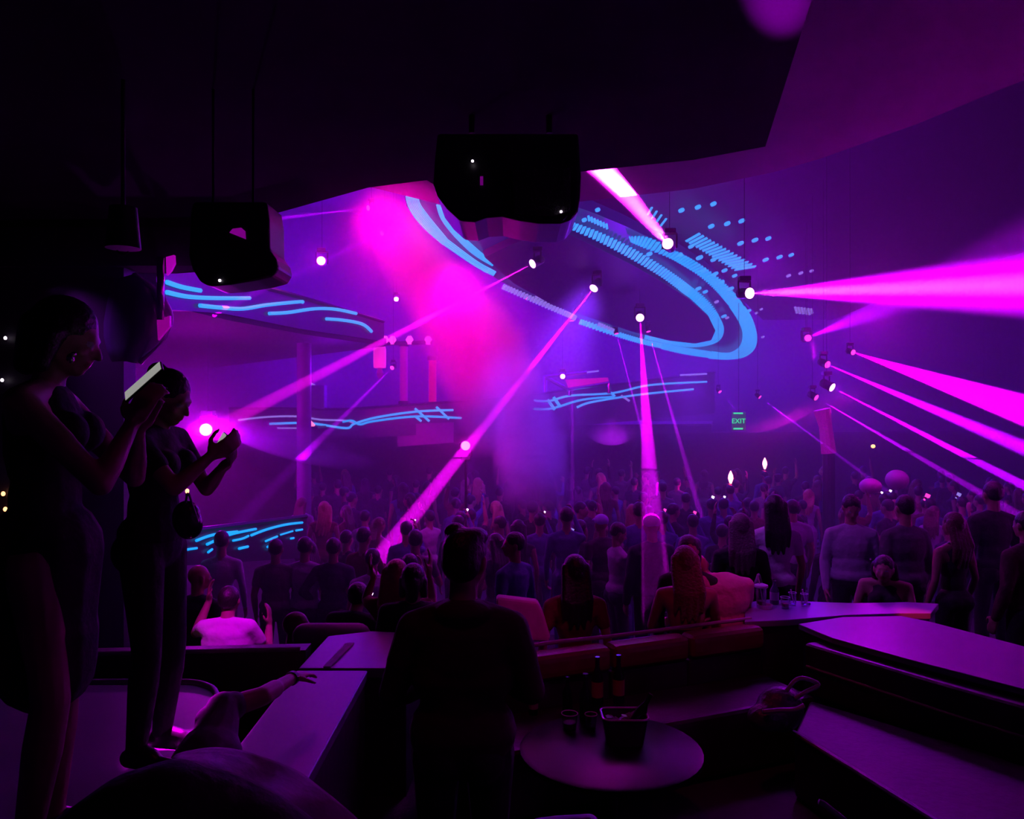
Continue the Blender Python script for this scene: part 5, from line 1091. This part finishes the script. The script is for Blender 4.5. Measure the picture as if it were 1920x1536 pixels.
# ================================================================== THE CROWD ON THE DANCE FLOOR
kinds = []
def up_arm(s, hgt=.0, out=.0): return {'e' + s: ((-.24 if s == 'L' else .24) * (1 + out), .08, 1.48 + hgt), 'w' + s: ((-.20 if s == 'L' else .20) * (1 + out * 2), .12, 1.76 + hgt), 'g' + s: (0, .15, 1)}
phone_arm = dict(eR=(.20, .14, 1.36), wR=(.10, .24, 1.62), gR=(-.2, .2, .9), curl=.9)
specs = [('dark-clothed person with short dark hair', pose(), 'long', C_BLACK, 'short', H_DARK), ('dark-haired woman in black', pose(fem=1), 'tank', C_BLACK, 'long', H_DARK),
         ('dark-clothed person with both hands up', pose(**up_arm('L'), **up_arm('R', .03)), 'long', C_BLACK, 'short', H_DARK), ('dark-clothed person with one hand up', pose(**up_arm('R', .04)), 'tee', C_NAVY, 'short', H_DARK),
         ('person in grey with short dark hair', pose(eR=(.26, .1, 1.14), wR=(.14, .26, 1.2)), 'tee', C_GREY, 'short', H_DARK), ('woman in grey with long brown hair', pose(fem=1, roll=.15), 'tee', C_GREY, 'long', H_BROWN),
         ('person in a pale shirt with short dark hair', pose(), 'tee', C_PALE, 'short', H_DARK), ('blonde woman in black', pose(fem=1, yaw=.5), 'tank', C_BLACK, 'wavy', H_BLOND),
         ('dark-clothed person holding a hand high', pose(**phone_arm), 'jacket', C_BLACK, 'short', H_DARK), ('person in navy with a bun', pose(fem=1, **up_arm('L', -.05, .2)), 'tee', C_NAVY, 'bun', H_DARK)]
protos = []
for lb, jj, top, tm, hr, hm in specs:
    protos.append((lb, person(lb, jj, V(0, 14, 0), 0, 1.72, top, tm, 'trousers', C_BLACK, hr, hm, voxel=.015, parts=False)))
remember()
used = set(); spots = []
row_d = 9.4; n_row = 0
while row_d < 20.5:
    step = .80 if row_d < 14 else .98
    x = -9.0 + (n_row % 2) * .4
    while x < 11.5:
        xx = x + random.uniform(-.16, .16); dd = row_d + random.uniform(-.22, .22); px = 960 + xx * F / dd
        if 320 < px < 1930:
            ok = not (px < 560 and dd > 11.0 and not dd < 12.2)       # the low bar front stands there
            if 430 < px < 560 and 8.6 < dd < 12.6: ok = dd < 10.0
            if px < 600 and 10.0 < dd < 13: ok = False
            for (ax, ad) in spots:
                if (ax - xx) ** 2 + (ad - dd) ** 2 < .36: ok = False; break
            if ok and abs(xx + 5.63 * dd / 14.5) < .3 and abs(dd - 14.5) < .5: ok = False
            if ok: spots.append((xx, dd))
        x += step
    row_d += .92 if row_d < 14 else 1.15; n_row += 1
zone = lambda px, d: ('at the left' if px < 760 else 'in the middle' if px < 1180 else 'right of the steep beam' if px < 1500 else 'at the right') + (' in the front rows of the crowd' if d < 12 else ' far back in the crowd' if d > 16 else ' in the middle rows of the crowd')
random.shuffle(spots)
SHIRTS = [('black', C_BLACK), ('navy', C_NAVY), ('grey', C_GREY), ('dark red', C_RED), ('pale', C_PALE), ('deep blue', C_BLUE)]
HOW = ['short-haired person in %s', 'long-haired woman in %s', 'person in %s with both arms up', 'person in %s with one arm up', 'short-haired person in %s, arm bent', 'brown-haired woman in %s, head tilted', 'person in %s with arms down', 'blonde woman in %s', 'person in a %s jacket lifting a hand', 'woman with a bun in %s, arm up']
HD = lambda y: (EYE - 1.70) * F / (y - 768)      # distance at which a raised hand 1.70 m up shows at row y
SP = [(1370, 896, 16, 'spark', 5, 'bright pink-white sparkler flame above the right crowd'), (1434, 870, 17, 'spark', 4.5, 'smaller pink-white sparkler flame right of and above the first')]
BIT = {'w': mat('phone_light_white', (1, .9, 1), .4, emit=(1, .8, 1), es=2.5), 'p': mat('phone_light_pink', (1, .3, .7), .4, emit=(1, .05, .45), es=1.4), 'b': mat('phone_light_blue', (.5, .6, 1), .4, emit=(.4, .35, 1), es=.7)}
bits = [(876, 957, 12, 'w', 3, 'tiny white phone light above the crowd left of the centre'), (778, 976, 12, 'w', 2, 'tiny white phone light inside the broad beam'), (1021, 961, 13, 'w', 2.5, 'tiny white phone light in the back of the middle crowd'), (1546, 886, 15, 'w', 2.5, 'tiny white phone light high above the right crowd'),
        (1653, 925, 13, 'w', 3, 'tiny white phone light beside the pink balloon shapes'), (1669, 922, 13, 'w', 3.5, 'flat white phone light under the pale pink balloon shape'), (1738, 933, 11, 'p', 7, 'hot pink phone light over the right crowd'), (1336, 934, 14, 'w', 4, 'left one of two pale phone lights right of the steep beam'), (1358, 933, 14, 'w', 3, 'right one of two pale phone lights right of the steep beam'),
        (1246, 958, 12, 'p', 4, 'pink phone light just right of the cap'), (1302, 963, 12, 'p', 4.5, 'pink phone light further right of the cap'), (1204, 985, 9, 'p', 4, 'pink light at the ear side of the cap wearer'), (1797, 930, 11, 'b', 6, 'dim bluish phone light near the right side'),
        (698, 1114, 6.2, 'w', 2, 'tiny white light beside the blonde woman'), (1072, 996, 10, 'b', 5, 'bluish phone screen in the middle of the crowd')]
chosen = []
holders = [(x, y + (16 if m == 'spark' else 4), lb) for x, y, d, m, r, lb in SP + bits if y < 1000]
for x, y, lb in holders:
    q = P(x, y, HD(y)); hx, hy = q.x - .08, q.y - .255
    spots = [p_ for p_ in spots if (p_[0] - hx) ** 2 + (p_[1] - hy) ** 2 > .2]
for i, (xx, dd) in enumerate(spots[:262]):
    k = random.choices(range(10), weights=[9, 6, 2, 3, 4, 3, 2, 2, 2, 2])[0] if dd > 12 else random.choices(range(10), weights=[9, 6, 1, 1, 3, 2, 1, 1, 1, 1])[0]
    c = random.choices(range(6), weights=[9, 5, 3, 3, 2.2, 2.5])[0]; px = 960 + xx * F / dd
    zx = 'left' if px < 760 else 'centre' if px < 1180 else 'centre-right' if px < 1500 else 'right'; zy = 'front' if dd < 12 else 'far' if dd > 16 else 'middle'
    chosen.append([k, c, px, xx, dd, HOW[k] % SHIRTS[c][0] + ', %s rows of crowd, %s' % (zy, zx), 'people in the %s rows of the crowd' % zy])
ORD = ['leftmost', 'second from left', 'third from left', 'fourth from left', 'fifth from left', 'sixth from left', 'seventh from left', 'eighth from left', 'ninth from left', 'tenth from left']
NUM = 'zero one two three four five six seven eight nine ten eleven twelve'.split()
for base in set(q[5] for q in chosen):
    same = sorted([q for q in chosen if q[5] == base], key=lambda q: q[2])
    if len(same) > 1:
        for n_, q in enumerate(same): q.append(base + ', ' + ORD[min(n_, 9)] + (' of ' + NUM[len(same)] if n_ == 0 else ''))
    else: same[0].append(base)
for k, c, px, xx, dd, base, grp, l in chosen:
    pr_ = protos[k][1]; rz = random.gauss(0, .55) + .25 * (-xx / 8); sc = random.uniform(.93, 1.07) * pr_.scale[0]
    if k not in used: used.add(k); o = pr_; pr_.location = (xx, dd, 0); pr_.rotation_euler = (0, 0, rz); pr_['label'] = l; pr_['group'] = grp
    else: o = dup(pr_, (xx, dd, 0), rz, l, grp, sc)
    top_m = specs[k][3]
    for s_i, sl in enumerate(o.material_slots):
        if o.data.materials[s_i] == top_m and not (k in (0, 1, 2, 8) and s_i != [m_.name for m_ in o.data.materials].index(top_m.name)):
            sl.link = 'OBJECT'; sl.material = SHIRTS[c][1]; break
for x, y, lb in holders:
    q = P(x, y, HD(y)); o = dup(protos[8][1], (q.x - .08, q.y - .255, .3 if (q.y < 10.6 and q.x > -.3) else 0.0), 0.0, 'person holding up ' + ' '.join(lb.replace(',', '').split()[:13]), 'people holding up lights in the crowd', 1.0)
# glowing bits held above the crowd: phones, sparklers
for x, y, d, m, r, lb in SP:
    d = HD(y + 16); t = thing('sparkler', P(x, y + 14, d), lb, 'sparkler'); c = P(x, y, d); s_ = d / F
    MB().lathe([(r * .35 * s_, -r * 2.2 * s_), (r * s_, -r * .3 * s_), (r * .9 * s_, r * .8 * s_), (r * .15 * s_, r * 2.6 * s_)], 12, c).build('flame', mat('sparkler_flame', (1, .3, .3), .5, emit=(1, .22, .3), es=7), t, smooth=True)
    MB().tube([c - V(0, 0, r * 2 * s_), c - V(0, 0, 20 * s_)], .012, 6).build('stick', M_black, t); light('POINT', c + V(0, -.1, 0), 6, (1, 0, .12), size=.05)
for x, y, d, m, r, lb in bits:
    if y < 1000: d = HD(y)
    c = P(x, y, d); s_ = d / F; t = thing('phone', c, lb, 'phone')
    MB().box(c, (r * 1.3 * s_, .01, r * 2 * s_), Matrix.Rotation(.4, 3, 'Y')).build('screen', BIT[m], t); MB().box(c + V(0, .012, 0), (r * 1.5 * s_, .01, r * 2.3 * s_), Matrix.Rotation(.4, 3, 'Y')).build('body', M_head, t)
# pink lit hands and balloons over the right crowd
for x, y, d, rx, ry, col, lb in [(1632, 912, 13, 20, 15, (.7, .05, .5), 'hot pink balloon low over the right crowd'), (1682, 900, 13.5, 21, 19, (.5, .15, .45), 'larger pale pink balloon right of the hot pink one')]:
    c = P(x, y, d); s_ = d / F; t = thing('balloon', c, lb, 'balloon')
    MB().ell(c, (rx * s_, rx * s_, ry * s_), nu=20, nv=12).build('skin', mat('balloon_' + str(x), col, .4), t, smooth=True); MB().lathe([(.012, -ry * s_ - .04), (.004, -ry * s_ + .01)], 8, c).build('knot', mat('balloon_' + str(x), col, .4), t)
    light('SPOT', c + V(.3, -.7, 1.3), 14, (1, 0, .7), size=.05, target=c, ang=24, blend=.6)
